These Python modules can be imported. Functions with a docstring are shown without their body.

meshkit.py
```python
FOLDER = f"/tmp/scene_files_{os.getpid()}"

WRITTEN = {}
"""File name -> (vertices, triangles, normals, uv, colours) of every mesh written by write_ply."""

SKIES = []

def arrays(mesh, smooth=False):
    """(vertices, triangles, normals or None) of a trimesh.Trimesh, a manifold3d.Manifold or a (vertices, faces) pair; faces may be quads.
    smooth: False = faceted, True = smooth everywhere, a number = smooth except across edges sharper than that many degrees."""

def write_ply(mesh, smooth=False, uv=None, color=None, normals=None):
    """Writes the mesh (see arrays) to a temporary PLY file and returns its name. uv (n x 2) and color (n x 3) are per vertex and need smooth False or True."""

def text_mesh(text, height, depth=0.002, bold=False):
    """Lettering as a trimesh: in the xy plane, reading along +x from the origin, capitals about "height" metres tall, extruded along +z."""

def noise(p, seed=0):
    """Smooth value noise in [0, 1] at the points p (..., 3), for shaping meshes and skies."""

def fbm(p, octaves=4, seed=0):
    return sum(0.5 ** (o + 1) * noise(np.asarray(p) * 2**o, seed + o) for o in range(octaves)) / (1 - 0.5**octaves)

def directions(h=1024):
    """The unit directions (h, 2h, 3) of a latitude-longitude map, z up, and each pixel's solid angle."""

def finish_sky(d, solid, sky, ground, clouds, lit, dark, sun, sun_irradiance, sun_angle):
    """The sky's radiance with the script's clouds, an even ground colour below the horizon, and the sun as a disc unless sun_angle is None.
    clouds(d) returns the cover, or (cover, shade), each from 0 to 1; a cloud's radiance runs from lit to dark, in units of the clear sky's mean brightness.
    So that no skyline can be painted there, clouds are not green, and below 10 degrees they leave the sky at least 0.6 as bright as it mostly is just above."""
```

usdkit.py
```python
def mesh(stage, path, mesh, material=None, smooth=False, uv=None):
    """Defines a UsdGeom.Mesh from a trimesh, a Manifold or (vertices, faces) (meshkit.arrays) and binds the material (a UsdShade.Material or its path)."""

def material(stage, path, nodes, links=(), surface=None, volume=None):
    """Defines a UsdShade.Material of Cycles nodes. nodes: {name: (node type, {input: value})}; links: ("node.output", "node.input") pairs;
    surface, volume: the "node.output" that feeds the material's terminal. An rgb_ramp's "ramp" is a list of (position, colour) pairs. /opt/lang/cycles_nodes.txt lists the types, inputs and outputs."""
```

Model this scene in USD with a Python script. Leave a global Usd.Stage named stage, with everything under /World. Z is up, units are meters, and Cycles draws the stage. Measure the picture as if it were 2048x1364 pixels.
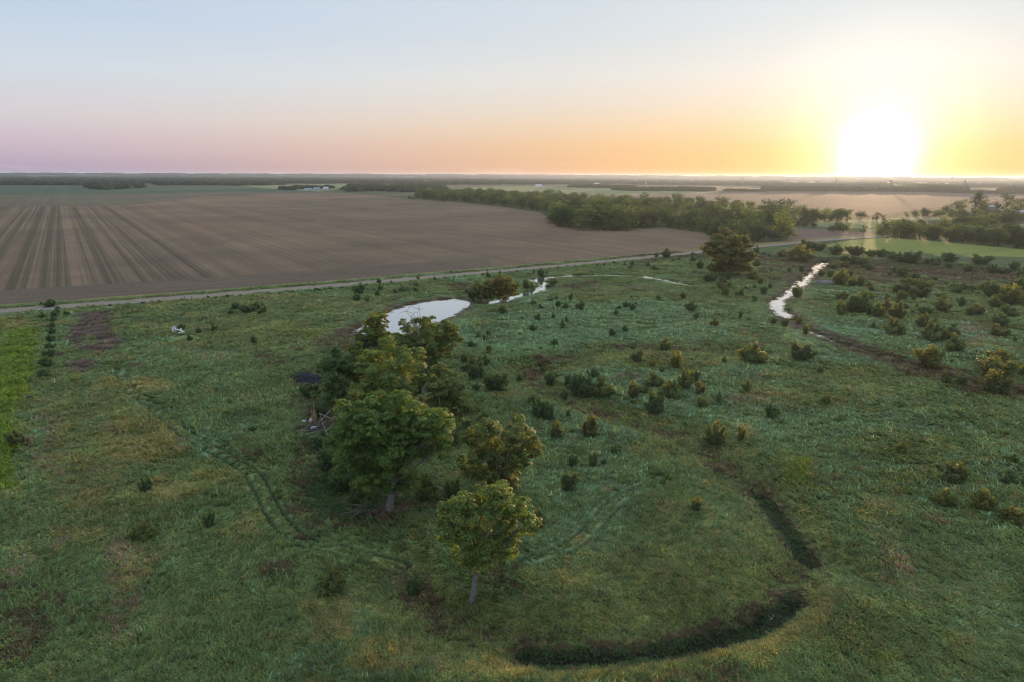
import math
import numpy as np
import meshkit
import usdkit
from pxr import Gf, Sdf, Usd, UsdGeom, UsdLux, UsdShade, Vt
from shapely.geometry import Polygon, Point, LineString
import trimesh

stage = Usd.Stage.CreateInMemory()
UsdGeom.Xform.Define(stage, '/World')

# ------------------------------------------------------------------ camera
H, PITCH, ROLL, FPX = 36.0, math.radians(13.63), math.radians(0.28), 2048 * 24 / 36
FWD = np.array([0, math.cos(PITCH), -math.sin(PITCH)])
_up0, _rt0 = np.array([0, math.sin(PITCH), math.cos(PITCH)]), np.array([1.0, 0, 0])
RT = _rt0 * math.cos(ROLL) + _up0 * math.sin(ROLL)
UP = -_rt0 * math.sin(ROLL) + _up0 * math.cos(ROLL)
EYE = np.array([0, 0, H])
cam = UsdGeom.Camera.Define(stage, '/World/camera')
cam.CreateFocalLengthAttr(24.0)
cam.CreateHorizontalApertureAttr(36.0)
cam.CreateVerticalApertureAttr(24.0)
cam.CreateClippingRangeAttr(Gf.Vec2f(0.5, 60000))
cam.AddTransformOp().Set(Gf.Matrix4d(*[float(v) for row in (list(RT) + [0], list(UP) + [0], list(-FWD) + [0], list(EYE) + [1]) for v in row]))
cam.CreateExposureAttr(0.4)

# ------------------------------------------------------------------ sky and sun
SUN_AZ, SUN_EL = math.radians(27.2), math.radians(1.4)
SUN = np.array([math.sin(SUN_AZ) * math.cos(SUN_EL), math.cos(SUN_AZ) * math.cos(SUN_EL), math.sin(SUN_EL)])


def lin(r, g, b):
    return tuple((c / 255 / 12.92 if c < 10.3 else ((c / 255 + 0.055) / 1.055) ** 2.4) for c in (r, g, b))


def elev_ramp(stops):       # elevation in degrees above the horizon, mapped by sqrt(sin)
    k = lambda e: 1 / np.interp(e, [0, 11, 30, 60, 90], [1.32, 1.32, 1.14, 1.06, 1.04])       # low sky dimmed for brighter exposure; unseen overhead kept brighter to light the meadow
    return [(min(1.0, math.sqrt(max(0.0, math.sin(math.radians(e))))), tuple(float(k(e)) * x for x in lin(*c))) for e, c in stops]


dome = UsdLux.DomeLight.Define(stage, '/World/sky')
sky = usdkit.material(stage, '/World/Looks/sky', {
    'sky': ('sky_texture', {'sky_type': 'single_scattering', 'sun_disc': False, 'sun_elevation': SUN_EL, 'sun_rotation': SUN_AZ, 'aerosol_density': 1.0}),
    'tc': ('texture_coordinate', {}),
    'sep': ('separate_xyz', {}),
    'z0': ('math', {'math_type': 'maximum', 'value2': 0.0}),
    'zs': ('math', {'math_type': 'sqrt'}),
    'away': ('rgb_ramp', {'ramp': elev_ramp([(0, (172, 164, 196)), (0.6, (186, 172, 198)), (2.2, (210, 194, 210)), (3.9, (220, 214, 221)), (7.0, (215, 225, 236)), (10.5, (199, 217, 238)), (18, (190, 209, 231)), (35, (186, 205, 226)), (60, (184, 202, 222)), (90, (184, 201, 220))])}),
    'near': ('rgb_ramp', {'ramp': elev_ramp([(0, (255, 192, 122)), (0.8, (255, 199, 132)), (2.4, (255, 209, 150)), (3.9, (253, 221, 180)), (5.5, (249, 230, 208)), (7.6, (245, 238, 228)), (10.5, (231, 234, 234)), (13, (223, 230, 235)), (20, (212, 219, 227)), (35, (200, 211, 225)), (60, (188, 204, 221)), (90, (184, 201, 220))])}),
    'hx': ('combine_xyz', {'z': 0.0}),
    'hn': ('vector_math', {'math_type': 'normalize'}),
    'hd': ('vector_math', {'math_type': 'dot_product', 'vector2': (math.sin(SUN_AZ), math.cos(SUN_AZ), 0)}),
    'hc': ('math', {'math_type': 'minimum', 'value2': 0.99999}),
    'ha': ('math', {'math_type': 'arccosine'}),
    'hf': ('map_range', {'range_type': 'smoothstep', 'from_min': math.radians(2), 'from_max': math.radians(72), 'to_min': 1.0, 'to_max': 0.0, 'clamp': True}),
    'tone': ('mix', {'mix_type': 'mix'}),
    'phys': ('mix', {'mix_type': 'multiply', 'fac': 1.0, 'color2': (0.075, 0.1, 0.15)}),
    'mixp': ('mix', {'mix_type': 'mix', 'fac': 0.08}),
    'sd': ('vector_math', {'math_type': 'dot_product', 'vector2': tuple(SUN)}),
    'sc': ('math', {'math_type': 'minimum', 'value2': 0.999999}),
    'sa': ('math', {'math_type': 'arccosine'}),
    'sn': ('math', {'math_type': 'multiply', 'value2': 1 / math.radians(24)}),
    'core': ('rgb_ramp', {'ramp': [(0, (6, 5.4, 4.6)), (0.04, (2.6, 2.3, 2.0)), (0.075, (1.15, 0.98, 0.82)), (0.11, (0.55, 0.43, 0.33)), (0.15, (0.28, 0.195, 0.13)), (0.21, (0.13, 0.08, 0.045)), (0.3, (0.035, 0.02, 0.01)), (0.42, (0, 0, 0)), (1.0, (0, 0, 0))]}),
    'aur': ('rgb_ramp', {'ramp': [(0, (0.4, 0.34, 0.3)), (0.12, (0.3, 0.25, 0.22)), (0.2, (0.19, 0.16, 0.14)), (0.32, (0.1, 0.09, 0.078)), (0.46, (0.045, 0.042, 0.037)), (0.7, (0.015, 0.014, 0.013)), (1.0, (0, 0, 0))]}),
    'au_c': ('mix', {'mix_type': 'add', 'fac': 1.0}),
    'au_e': ('rgb_ramp', {'ramp': [(min(1.0, math.sqrt(math.sin(math.radians(e)))), c) for e, c in ((0, (1, .72, .2)), (1.5, (1, .8, .42)), (3, (1, .93, .82)), (5, (1, .98, .94)), (8, (1, 1, 1)), (30, (1, 1, 1)), (90, (1, 1, 1)))]}),
    'au_m': ('mix', {'mix_type': 'multiply', 'fac': 1.0}),
    'map': ('mapping', {'scale': (3.0, 3.0, 34.0)}),
    'cn': ('noise_texture', {'scale': 1.6, 'detail': 5.0, 'roughness': 0.55}),
    'cr': ('map_range', {'from_min': 0.6, 'from_max': 0.8, 'to_min': 0.0, 'to_max': 0.3, 'clamp': True}),
    'ce': ('map_range', {'from_min': 0.01, 'from_max': 0.09, 'to_min': 1.0, 'to_max': 0.0, 'clamp': True}),
    'cm': ('math', {'math_type': 'multiply'}),
    'cloud': ('mix', {'mix_type': 'mix', 'color2': lin(222, 196, 190)}),
    'add': ('mix', {'mix_type': 'add', 'fac': 1.0}),
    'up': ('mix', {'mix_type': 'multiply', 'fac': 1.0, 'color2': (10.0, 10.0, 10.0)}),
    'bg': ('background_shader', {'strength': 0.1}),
}, [('tc.generated', 'sep.vector'), ('sep.z', 'z0.value1'), ('z0.value', 'zs.value1'), ('zs.value', 'away.fac'), ('zs.value', 'near.fac'),
    ('sep.x', 'hx.x'), ('sep.y', 'hx.y'), ('hx.vector', 'hn.vector1'), ('hn.vector', 'hd.vector1'), ('hd.value', 'hc.value1'), ('hc.value', 'ha.value1'), ('ha.value', 'hf.value'),
    ('hf.result', 'tone.fac'), ('away.color', 'tone.color1'), ('near.color', 'tone.color2'),
    ('sky.color', 'phys.color1'), ('tone.color', 'mixp.color1'), ('phys.color', 'mixp.color2'),
    ('tc.generated', 'sd.vector1'), ('sd.value', 'sc.value1'), ('sc.value', 'sa.value1'), ('sa.value', 'sn.value1'), ('sn.value', 'aur.fac'),
    ('tc.generated', 'map.vector'), ('map.vector', 'cn.vector'), ('cn.fac', 'cr.value'), ('sep.z', 'ce.value'), ('cr.result', 'cm.value1'), ('ce.result', 'cm.value2'), ('cm.value', 'cloud.fac'),
    ('mixp.color', 'cloud.color1'), ('cloud.color', 'add.color1'), ('aur.color', 'au_m.color1'), ('zs.value', 'au_e.fac'), ('au_e.color', 'au_m.color2'), ('sn.value', 'core.fac'), ('au_m.color', 'au_c.color1'), ('core.color', 'au_c.color2'), ('au_c.color', 'add.color2'), ('add.color', 'up.color1'), ('up.color', 'bg.color')], surface='bg.background')
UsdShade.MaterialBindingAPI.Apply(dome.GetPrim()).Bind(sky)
dome.GetPrim().SetCustomDataByKey('kind', 'structure')

sun = UsdLux.DistantLight.Define(stage, '/World/sun')
sun.CreateIntensityAttr(1.25)
sun.CreateNormalizeAttr(True)
sun.CreateAngleAttr(0.53)
sun.CreateColorAttr(Gf.Vec3f(1.0, 0.66, 0.36))
_z = SUN
_x = np.cross([0, 0, 1.0], _z); _x /= np.linalg.norm(_x)
_y = np.cross(_z, _x)
UsdGeom.Xformable(sun.GetPrim()).AddTransformOp().Set(Gf.Matrix4d(*[float(v) for row in (list(_x) + [0], list(_y) + [0], list(_z) + [0], [0, 0, 0, 1]) for v in row]))


# ------------------------------------------------------------------ where things stand
def ray(x, y):
    return FWD + RT * ((x - 1024) / FPX) - UP * ((y - 682) / FPX)


def at(x, y, z=0.0):
    d = ray(x, y)
    return EYE + d * ((z - H) / d[2])


def proj(P):
    q = np.asarray(P, float) - EYE
    w = np.maximum(q @ FWD, 1e-3)
    return 1024 + FPX * (q @ RT) / w, 682 - FPX * (q @ UP) / w


def line_at(pts):
    return np.array([at(*p)[:2] for p in pts])


def seg_dist(P, L):
    """Distance of the points P (n, 2) to the polyline L, and the side (positive to the left). Points over 60 m from a short line's box are just called far."""
    lo, hi = L.min(0) - 60, L.max(0) + 60
    if (hi - lo).max() < 420:
        m = ((P > lo) & (P < hi)).all(1)
        if not m.all():
            best, side = np.full(len(P), 1e3), np.ones(len(P))
            if m.any():
                best[m], side[m] = seg_dist(P[m], L)
            return best, side
    best = np.full(len(P), 1e9)
    side = np.zeros(len(P))
    for a, b in zip(L[:-1], L[1:]):
        ab = b - a
        t = np.clip(((P - a) @ ab) / (ab @ ab), 0, 1)
        d = P - a - t[:, None] * ab
        r = np.hypot(d[:, 0], d[:, 1])
        m = r < best
        best[m] = r[m]
        side[m] = np.sign(ab[0] * (P[m, 1] - a[1]) - ab[1] * (P[m, 0] - a[0]))
    return best, side


def smooth(L, n=3):
    for _ in range(n):
        q = L[:-1] * 0.75 + L[1:] * 0.25
        r = L[:-1] * 0.25 + L[1:] * 0.75
        L = np.vstack([L[:1], np.stack([q, r], 1).reshape(-1, 2)[1:-1], L[-1:]])
    return L


def sstep(a, b, x):
    t = np.clip((x - a) / (b - a), 0, 1)
    return t * t * (3 - 2 * t)


def fb(P, scale, octaves=3, seed=0):
    q = np.column_stack([P[:, 0] / scale, P[:, 1] / scale, np.full(len(P), 0.37 + seed)])
    return meshkit.fbm(q, octaves, seed) - 0.5


ROAD = smooth(line_at([(-700, 676), (0, 622), (200, 608), (400, 592.5), (600, 577), (750, 564.5), (900, 551), (1000, 542.5), (1100, 533.5), (1200, 524), (1300, 514), (1390, 505), (1500, 495), (1570, 488), (1620, 482.5), (1690, 477.5), (1745, 474)]), 2)
ROAD = np.vstack([ROAD, ROAD[-1] + (ROAD[-1] - ROAD[-4]) / np.linalg.norm(ROAD[-1] - ROAD[-4]) * 60])
EAST = np.array([math.sin(math.radians(57)), math.cos(math.radians(57))])
NORTH = np.array([-EAST[1], EAST[0]])
POND = Polygon(smooth(line_at([(706, 664), (722, 652), (745, 640), (772, 626), (800, 614), (835, 604), (880, 598), (918, 595.5), (934, 600), (933, 610), (920, 622), (895, 634), (862, 647), (820, 664), (780, 672), (742, 672), (706, 664)]), 2))
CREEK = smooth(line_at([(1650, 521), (1636, 534), (1613, 553), (1596, 572), (1583, 584), (1568, 592), (1549, 605), (1556, 613), (1570, 626), (1585, 640), (1608, 653), (1640, 667), (1665, 677), (1700, 692), (1745, 708), (1800, 727), (1850, 742), (1900, 757), (1960, 770), (2060, 790), (2200, 815)]), 2)
RUNNEL = smooth(line_at([(932, 603), (960, 606), (990, 603), (1015, 596), (1030, 591), (1050, 587), (1072, 580), (1092, 575), (1096, 568), (1085, 560), (1062, 559), (1100, 553), (1150, 549), (1200, 548), (1250, 549), (1290, 551), (1330, 559), (1385, 569.5)]), 2)
DITCH = smooth(line_at([(1524, 978), (1552, 1012), (1580, 1050), (1604, 1085), (1618, 1108)]), 2)
DITCH2 = smooth(line_at([(1592, 1180), (1560, 1208), (1510, 1234), (1450, 1257), (1380, 1274), (1300, 1288), (1210, 1300), (1120, 1306), (1060, 1300)]), 2)
SCAR = smooth(line_at([(1060, 738), (1075, 760), (1100, 778), (1150, 803), (1230, 822), (1300, 842), (1370, 868), (1420, 905), (1480, 950), (1530, 985), (1580, 1045), (1620, 1110), (1612, 1150), (1580, 1190), (1480, 1245), (1350, 1278), (1200, 1300), (1060, 1300), (940, 1262), (860, 1215), (815, 1175), (812, 1140)]), 2)
SCAR2 = smooth(line_at([(1060, 738), (1120, 718), (1200, 704), (1280, 692), (1400, 700), (1520, 704)]), 2)
TRACKS = [smooth(line_at(p), 2) for p in (
    [(352, 668), (310, 686), (275, 706), (250, 728), (242, 750), (255, 775), (300, 805)],
    [(300, 805), (345, 845), (400, 882), (460, 912), (505, 945), (530, 985), (548, 1025), (585, 1068), (640, 1095), (720, 1110), (800, 1116)],
    [(1060, 1120), (1110, 1105), (1160, 1078), (1200, 1040), (1228, 1003), (1270, 980), (1315, 965)],
    [(360, 668), (400, 672), (420, 690), (412, 706)])]


def height(P):
    P = np.asarray(P, float)
    dr, side = seg_dist(P, ROAD)
    near = np.where(side < 0, sstep(6, 40, dr), 0) * (1 - sstep(330, 420, np.hypot(P[:, 0], P[:, 1])))
    h = near * (1.9 * fb(P, 34, 3, 1) + 0.7 * fb(P, 9, 2, 5) + 0.34 * fb(P, 2.6, 2, 9))
    r = np.hypot(P[:, 0], P[:, 1])
    near2 = near * (1 - sstep(150, 260, r))
    h += near2 * 0.34 * (np.abs(fb(P, 1.3, 2, 13)))
    d, _ = seg_dist(P, SCAR)
    h += near * (-1.0 * (1 - sstep(1.5, 6.5, d + 1.6 * fb(P, 9, 2, 31))) + 0.3 * np.exp(-((d - 8.2) / 1.8) ** 2))
    d, _ = seg_dist(P, SCAR2)
    h -= near * 0.6 * (1 - sstep(0.8, 6, d))
    for L, deep, w in ((DITCH, 1.0, 1.6), (DITCH2, 1.15, 1.25)):
        d, _ = seg_dist(P, L)
        h -= deep * (1 - sstep(w * 0.4, w * 1.25, d + 0.6 * fb(P, 1.5, 2, 3) + 1.9 * fb(P, 5, 2, 4)))
    d, _ = seg_dist(P, DITCH2)
    d2, s2 = seg_dist(P, DITCH2)
    h += 0.75 * sstep(1.8, 3.4, d) * (1 - sstep(3.4, 8, d)) * (s2 > 0)
    d, _ = seg_dist(P, CREEK)
    low = sstep(0, 1, (at(1570, 626)[1] - P[:, 1]) / 12)        # the creek narrows below its bend
    h = h * sstep(2, 14, d) - 1.25 * (1 - sstep(1.3 - 0.6 * low, 3.6 - 1.2 * low, d + 0.45 * fb(P, 5, 2, 21)))
    d, _ = seg_dist(P, RUNNEL)
    h = h * sstep(1, 12, d) - 0.8 * (1 - sstep(1.4, 4.2, d + 3.0 * fb(P, 7, 2, 22)))
    inside = (np.abs(P[:, 0] + 20) < 60) & (P[:, 1] > 120) & (P[:, 1] < 240)
    if inside.any():
        idx = np.nonzero(inside)[0]
        ring = np.array(POND.exterior.coords)
        dd, _ = seg_dist(P[idx], ring)
        import shapely
        sd = np.where(shapely.contains_xy(POND, P[idx, 0], P[idx, 1]), -dd, dd)
        h[idx] = h[idx] * sstep(0.5, 12, sd) - 0.8 * (1 - sstep(-1.5, 3.0, sd + 0.5 * fb(P[idx], 3, 2, 23)))
    for L in TRACKS:
        d, _ = seg_dist(P, L)
        h -= 0.2 * np.exp(-((d - 0.85) / 0.34) ** 2) * near * 1.3
    return h


def ground(x, y, up=0.0):
    """The point of the terrain seen at a place of the photograph."""
    z = 0.0
    for _ in range(3):
        p = at(x, y, z)
        z = float(height(p[None, :2])[0])
    p = at(x, y, z)
    p[2] += up
    return p


def slant(p):
    return float((np.asarray(p) - EYE) @ FWD)


# ------------------------------------------------------------------ stage helpers
used = {}


def numbered(parent, name):
    k = (parent, name)
    n = used.get(k, 0)
    used[k] = n + 1
    return name if n == 0 else f'{name}_{n:03d}'


def tag(prim, label=None, cat=None, group=None, kind=None):
    for k, v in (('label', label), ('category', cat), ('group', group), ('kind', kind)):
        if v:
            prim.SetCustomDataByKey(k, v)
    return prim


def put(name, mesh, mat, parent='/World', smoothing=False, tint=None, normals=None):
    path = f'{parent}/{numbered(parent, name)}'
    m = usdkit.mesh(stage, path, mesh, mat, smoothing)
    if tint is not None:
        UsdGeom.PrimvarsAPI(m).CreatePrimvar('tint', Sdf.ValueTypeNames.Color3fArray, 'vertex').Set(Vt.Vec3fArray.FromNumpy(np.asarray(tint, np.float32)))
    if normals is not None:
        m.CreateNormalsAttr(Vt.Vec3fArray.FromNumpy(np.asarray(normals, np.float32)))
        m.SetNormalsInterpolation('vertex')
    return m.GetPrim()


def thing(name, loc, rz=0.0, scale=None, label=None, cat=None, group=None):
    path = f'/World/{numbered("/World", name)}'
    x = UsdGeom.Xform.Define(stage, path)
    x.AddTranslateOp().Set(Gf.Vec3d(*map(float, loc)))
    if rz:
        x.AddRotateZOp().Set(float(rz))
    if scale is not None:
        x.AddScaleOp().Set(Gf.Vec3f(*map(float, scale)))
    return tag(x.GetPrim(), label, cat, group)


def structure(name, mesh, mat, smoothing=False, tint=None):
    return tag(put(name, mesh, mat, '/World', smoothing, tint), kind='structure')


def tint_material(name, rough=0.7, trans=0.0, gain=1.0, spec=0.3, detail=None, bump=None):
    nodes = {'t': ('attribute', {'attribute': 'tint'}), 'g': ('mix', {'mix_type': 'multiply', 'fac': 1.0, 'color2': (gain,) * 3}),
             'p': ('principled_bsdf', {'roughness': rough, 'specular_ior_level': spec})}
    links = [('t.color', 'g.color1')]
    col = 'g.color'
    if detail:
        nodes['pos'] = ('geometry', {})
        for i, (sc, lo, hi) in enumerate(detail):
            nodes[f'n{i}'] = ('noise_texture', {'scale': sc, 'detail': 3.0, 'roughness': 0.6})
            nodes[f'r{i}'] = ('map_range', {'from_min': 0.3, 'from_max': 0.7, 'to_min': lo, 'to_max': hi, 'clamp': True})
            nodes[f'm{i}'] = ('mix', {'mix_type': 'multiply', 'fac': 1.0})
            nodes[f'c{i}'] = ('combine_xyz', {})
            links += [('pos.position', f'n{i}.vector'), (f'n{i}.fac', f'r{i}.value'), (f'r{i}.result', f'c{i}.x'), (f'r{i}.result', f'c{i}.y'), (f'r{i}.result', f'c{i}.z'),
                      (col, f'm{i}.color1'), (f'c{i}.vector', f'm{i}.color2')]
            col = f'm{i}.color'
    links.append((col, 'p.base_color'))
    if bump:
        nodes['bn'] = ('noise_texture', {'scale': bump[0], 'detail': 4.0, 'roughness': 0.65})
        nodes['bb'] = ('bump', {'strength': bump[1], 'distance': bump[2]})
        nodes.setdefault('pos', ('geometry', {}))
        links += [('pos.position', 'bn.vector'), ('bn.fac', 'bb.height'), ('bb.normal', 'p.normal')]
    out = 'p.BSDF'
    if trans:
        nodes['tr'] = ('translucent_bsdf', {})
        nodes['tg'] = ('mix', {'mix_type': 'multiply', 'fac': 1.0, 'color2': (2.3, 2.0, 0.8)})
        nodes['mx'] = ('mix_closure', {'fac': trans})
        links += [(col, 'tg.color1'), ('tg.color', 'tr.color'), ('p.BSDF', 'mx.closure1'), ('tr.BSDF', 'mx.closure2')]
        out = 'mx.closure'
    return usdkit.material(stage, f'/World/Looks/{name}', nodes, links, surface=out)


LEAF = tint_material('leaf', rough=0.6, trans=0.45, gain=1.25, spec=0.3)
BARK = tint_material('bark', rough=0.9, detail=[(3.0, 0.6, 1.3)], bump=(6.0, 0.6, 0.05))
GRASS = tint_material('grass_blades', rough=0.8, trans=0.3, spec=0.15, detail=[(0.11, 0.75, 1.25), (0.9, 0.7, 1.3)])
SOIL = tint_material('meadow', rough=0.95, spec=0.1, detail=[(0.08, 0.8, 1.2), (0.7, 0.65, 1.35), (3.5, 0.6, 1.4)], bump=(2.2, 0.9, 0.35))
PAINT = tint_material('painted', rough=0.45)
FARWOOD = tint_material('far_foliage', rough=0.8, trans=0.2, spec=0.1)

# ------------------------------------------------------------------ vegetation colours of the meadow, patch by patch
GREEN, BLUE, OLIVE, DRY = (0.16, 0.22, 0.084), (0.188, 0.272, 0.138), (0.205, 0.215, 0.07), (0.30, 0.25, 0.095)
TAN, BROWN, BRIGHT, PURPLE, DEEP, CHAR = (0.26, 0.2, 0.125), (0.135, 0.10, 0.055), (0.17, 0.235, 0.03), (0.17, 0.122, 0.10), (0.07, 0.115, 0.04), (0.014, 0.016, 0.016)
PATCHES = [  # centre, half sizes in the photograph, colour, strength
    (1400, 800, 420, 110, BLUE, .45), (1750, 950, 330, 170, BLUE, .35), (1180, 940, 170, 120, BLUE, .3), (380, 800, 240, 60, BLUE, .25),
    (1100, 650, 420, 60, BLUE, .9), (1330, 770, 260, 60, BLUE, .35), (1150, 900, 170, 90, BLUE, .2), (1800, 680, 260, 60, BLUE, .75), (1700, 1000, 300, 80, BLUE, .25),
    (600, 640, 160, 50, OLIVE, .4), (480, 680, 200, 40, DRY, .22), (300, 600, 300, 14, DRY, .25), (700, 610, 120, 14, OLIVE, .4),
    (290, 880, 90, 60, DRY, .55), (270, 770, 90, 14, DRY, .8), (170, 900, 90, 140, DRY, .35), (240, 1000, 120, 40, DRY, .22), (340, 985, 70, 30, DRY, .55), (450, 955, 60, 25, DRY, .3),
    (125, 1090, 12, 34, TAN, .9), (60, 1110, 25, 24, TAN, .6), (40, 1150, 40, 14, TAN, .7), (250, 1180, 50, 130, TAN, .5), (235, 1100, 20, 40, TAN, .4), (100, 880, 60, 80, TAN, .35), (420, 1075, 40, 25, BROWN, .5),
    (40, 1270, 70, 60, BROWN, .5), (560, 1290, 60, 30, BROWN, .45), (660, 1280, 50, 20, DRY, .4), (800, 1310, 120, 30, DRY, .4), (760, 1350, 90, 20, DRY, .5), (960, 1345, 120, 25, DRY, .35),
    (30, 740, 40, 90, BRIGHT, 1.0), (12, 900, 26, 120, BRIGHT, 1.0), (90, 1210, 120, 60, DEEP, .35), (10, 1040, 18, 70, GREEN, .4), (130, 860, 30, 60, OLIVE, .3), (60, 690, 30, 50, BRIGHT, .7), (150, 800, 30, 120, BRIGHT, .3), (170, 830, 14, 60, GREEN, .8),
    (195, 670, 62, 48, PURPLE, .95), (160, 735, 40, 14, PURPLE, .8), (235, 655, 16, 30, OLIVE, .8), (180, 685, 14, 16, OLIVE, .6), (20, 650, 60, 14, DRY, .6), (310, 655, 60, 12, DRY, .3),
    (530, 725, 60, 14, BROWN, .55), (610, 705, 60, 16, BROWN, .5), (480, 725, 26, 10, BRIGHT, .4), (670, 690, 40, 14, BROWN, .75), (690, 670, 26, 12, BROWN, .9), (640, 740, 40, 10, BROWN, .5),
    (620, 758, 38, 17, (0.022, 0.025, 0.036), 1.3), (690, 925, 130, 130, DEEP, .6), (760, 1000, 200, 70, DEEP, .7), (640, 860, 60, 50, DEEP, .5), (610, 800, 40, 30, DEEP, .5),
    (850, 570, 70, 12, BRIGHT, .25), (920, 575, 26, 7, BROWN, .9), (900, 583, 40, 6, BRIGHT, .45), (1000, 618, 80, 8, BROWN, .5), (930, 630, 40, 16, GREEN, .6), (980, 648, 40, 8, BRIGHT, .4),
    (1250, 578, 120, 14, PURPLE, .35), (1290, 580, 40, 8, TAN, .3), (1200, 592, 110, 16, OLIVE, .5), (1150, 565, 90, 14, BROWN, .3), (1480, 632, 90, 12, TAN, .2),
    (1480, 715, 60, 12, BROWN, .3), (1590, 705, 60, 8, BROWN, .5), (1330, 690, 160, 8, BROWN, .6), (1330, 712, 180, 26, OLIVE, .7), (1100, 712, 90, 8, BROWN, .4), (1140, 735, 60, 12, OLIVE, .7), (1065, 755, 20, 26, BROWN, .7), (1050, 735, 24, 14, PURPLE, .4), (1250, 755, 26, 10, PURPLE, .6),
    (1500, 800, 120, 16, DRY, .25), (1560, 788, 60, 8, DRY, .5), (1600, 802, 24, 6, BROWN, .7), (1640, 770, 180, 40, OLIVE, .35), (1700, 790, 110, 30, OLIVE, .3),
    (1400, 895, 120, 40, OLIVE, .7), (1310, 860, 70, 12, BROWN, .45), (1200, 820, 70, 10, BROWN, .5), (1330, 905, 70, 25, OLIVE, .5), (1440, 925, 60, 18, BROWN, .65), (1510, 970, 60, 30, BROWN, .5), (1600, 950, 34, 36, BRIGHT, .75), (1570, 925, 26, 20, BRIGHT, .4),
    (1720, 900, 120, 14, BROWN, .25), (1670, 960, 60, 14, PURPLE, .4), (1800, 1000, 300, 60, OLIVE, .2), (1840, 945, 30, 8, DRY, .4), (1700, 1060, 160, 40, BROWN, .25), (1880, 1045, 50, 10, TAN, .4), (1900, 900, 200, 40, OLIVE, .25),
    (1350, 1050, 110, 60, BRIGHT, .3), (1300, 1180, 260, 80, OLIVE, .75), (1500, 1120, 80, 40, OLIVE, .6), (1545, 1180, 40, 20, BROWN, .9), (1450, 1210, 60, 18, PURPLE, .4), (1130, 1200, 120, 60, BROWN, .35), (1240, 1165, 60, 26, PURPLE, .3), (1560, 1108, 40, 16, DRY, .5), (1500, 1060, 60, 20, OLIVE, .5),
    (1330, 1296, 250, 14, DRY, .85), (1120, 1325, 110, 18, DRY, .8), (1500, 1262, 80, 16, DRY, .7), (1570, 1225, 40, 20, DRY, .7), (1620, 1200, 50, 20, DRY, .45), (1480, 1240, 10, 8, TAN, .8), (850, 1180, 50, 50, BROWN, .55), (960, 1230, 120, 40, OLIVE, .4), (900, 1280, 70, 30, DRY, .3), (770, 1155, 34, 20, BLUE, .5),
    (1800, 1300, 200, 60, OLIVE, .4), (1700, 1290, 40, 26, BRIGHT, .45), (1770, 1330, 40, 30, BRIGHT, .45), (1900, 1180, 150, 60, TAN, .22), (1780, 1140, 60, 40, TAN, .35), (1930, 1280, 40, 24, TAN, .35), (1250, 1345, 160, 30, GREEN, .5), (1560, 1310, 60, 26, BRIGHT, .2), (1520, 1340, 40, 20, BRIGHT, .25),
    (1620, 480, 120, 14, BROWN, .4), (1750, 540, 300, 26, BROWN, .45), (1900, 560, 200, 20, BROWN, .45), (1650, 690, 200, 20, PURPLE, .25), (1900, 640, 200, 20, OLIVE, .2), (1960, 665, 60, 24, TAN, .4), (1760, 585, 50, 14, TAN, .35), (1960, 690, 40, 10, DRY, .4), (1850, 745, 120, 10, BROWN, .5), (1980, 775, 80, 20, BROWN, .6), (1560, 545, 50, 30, BROWN, .3),
]


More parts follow.
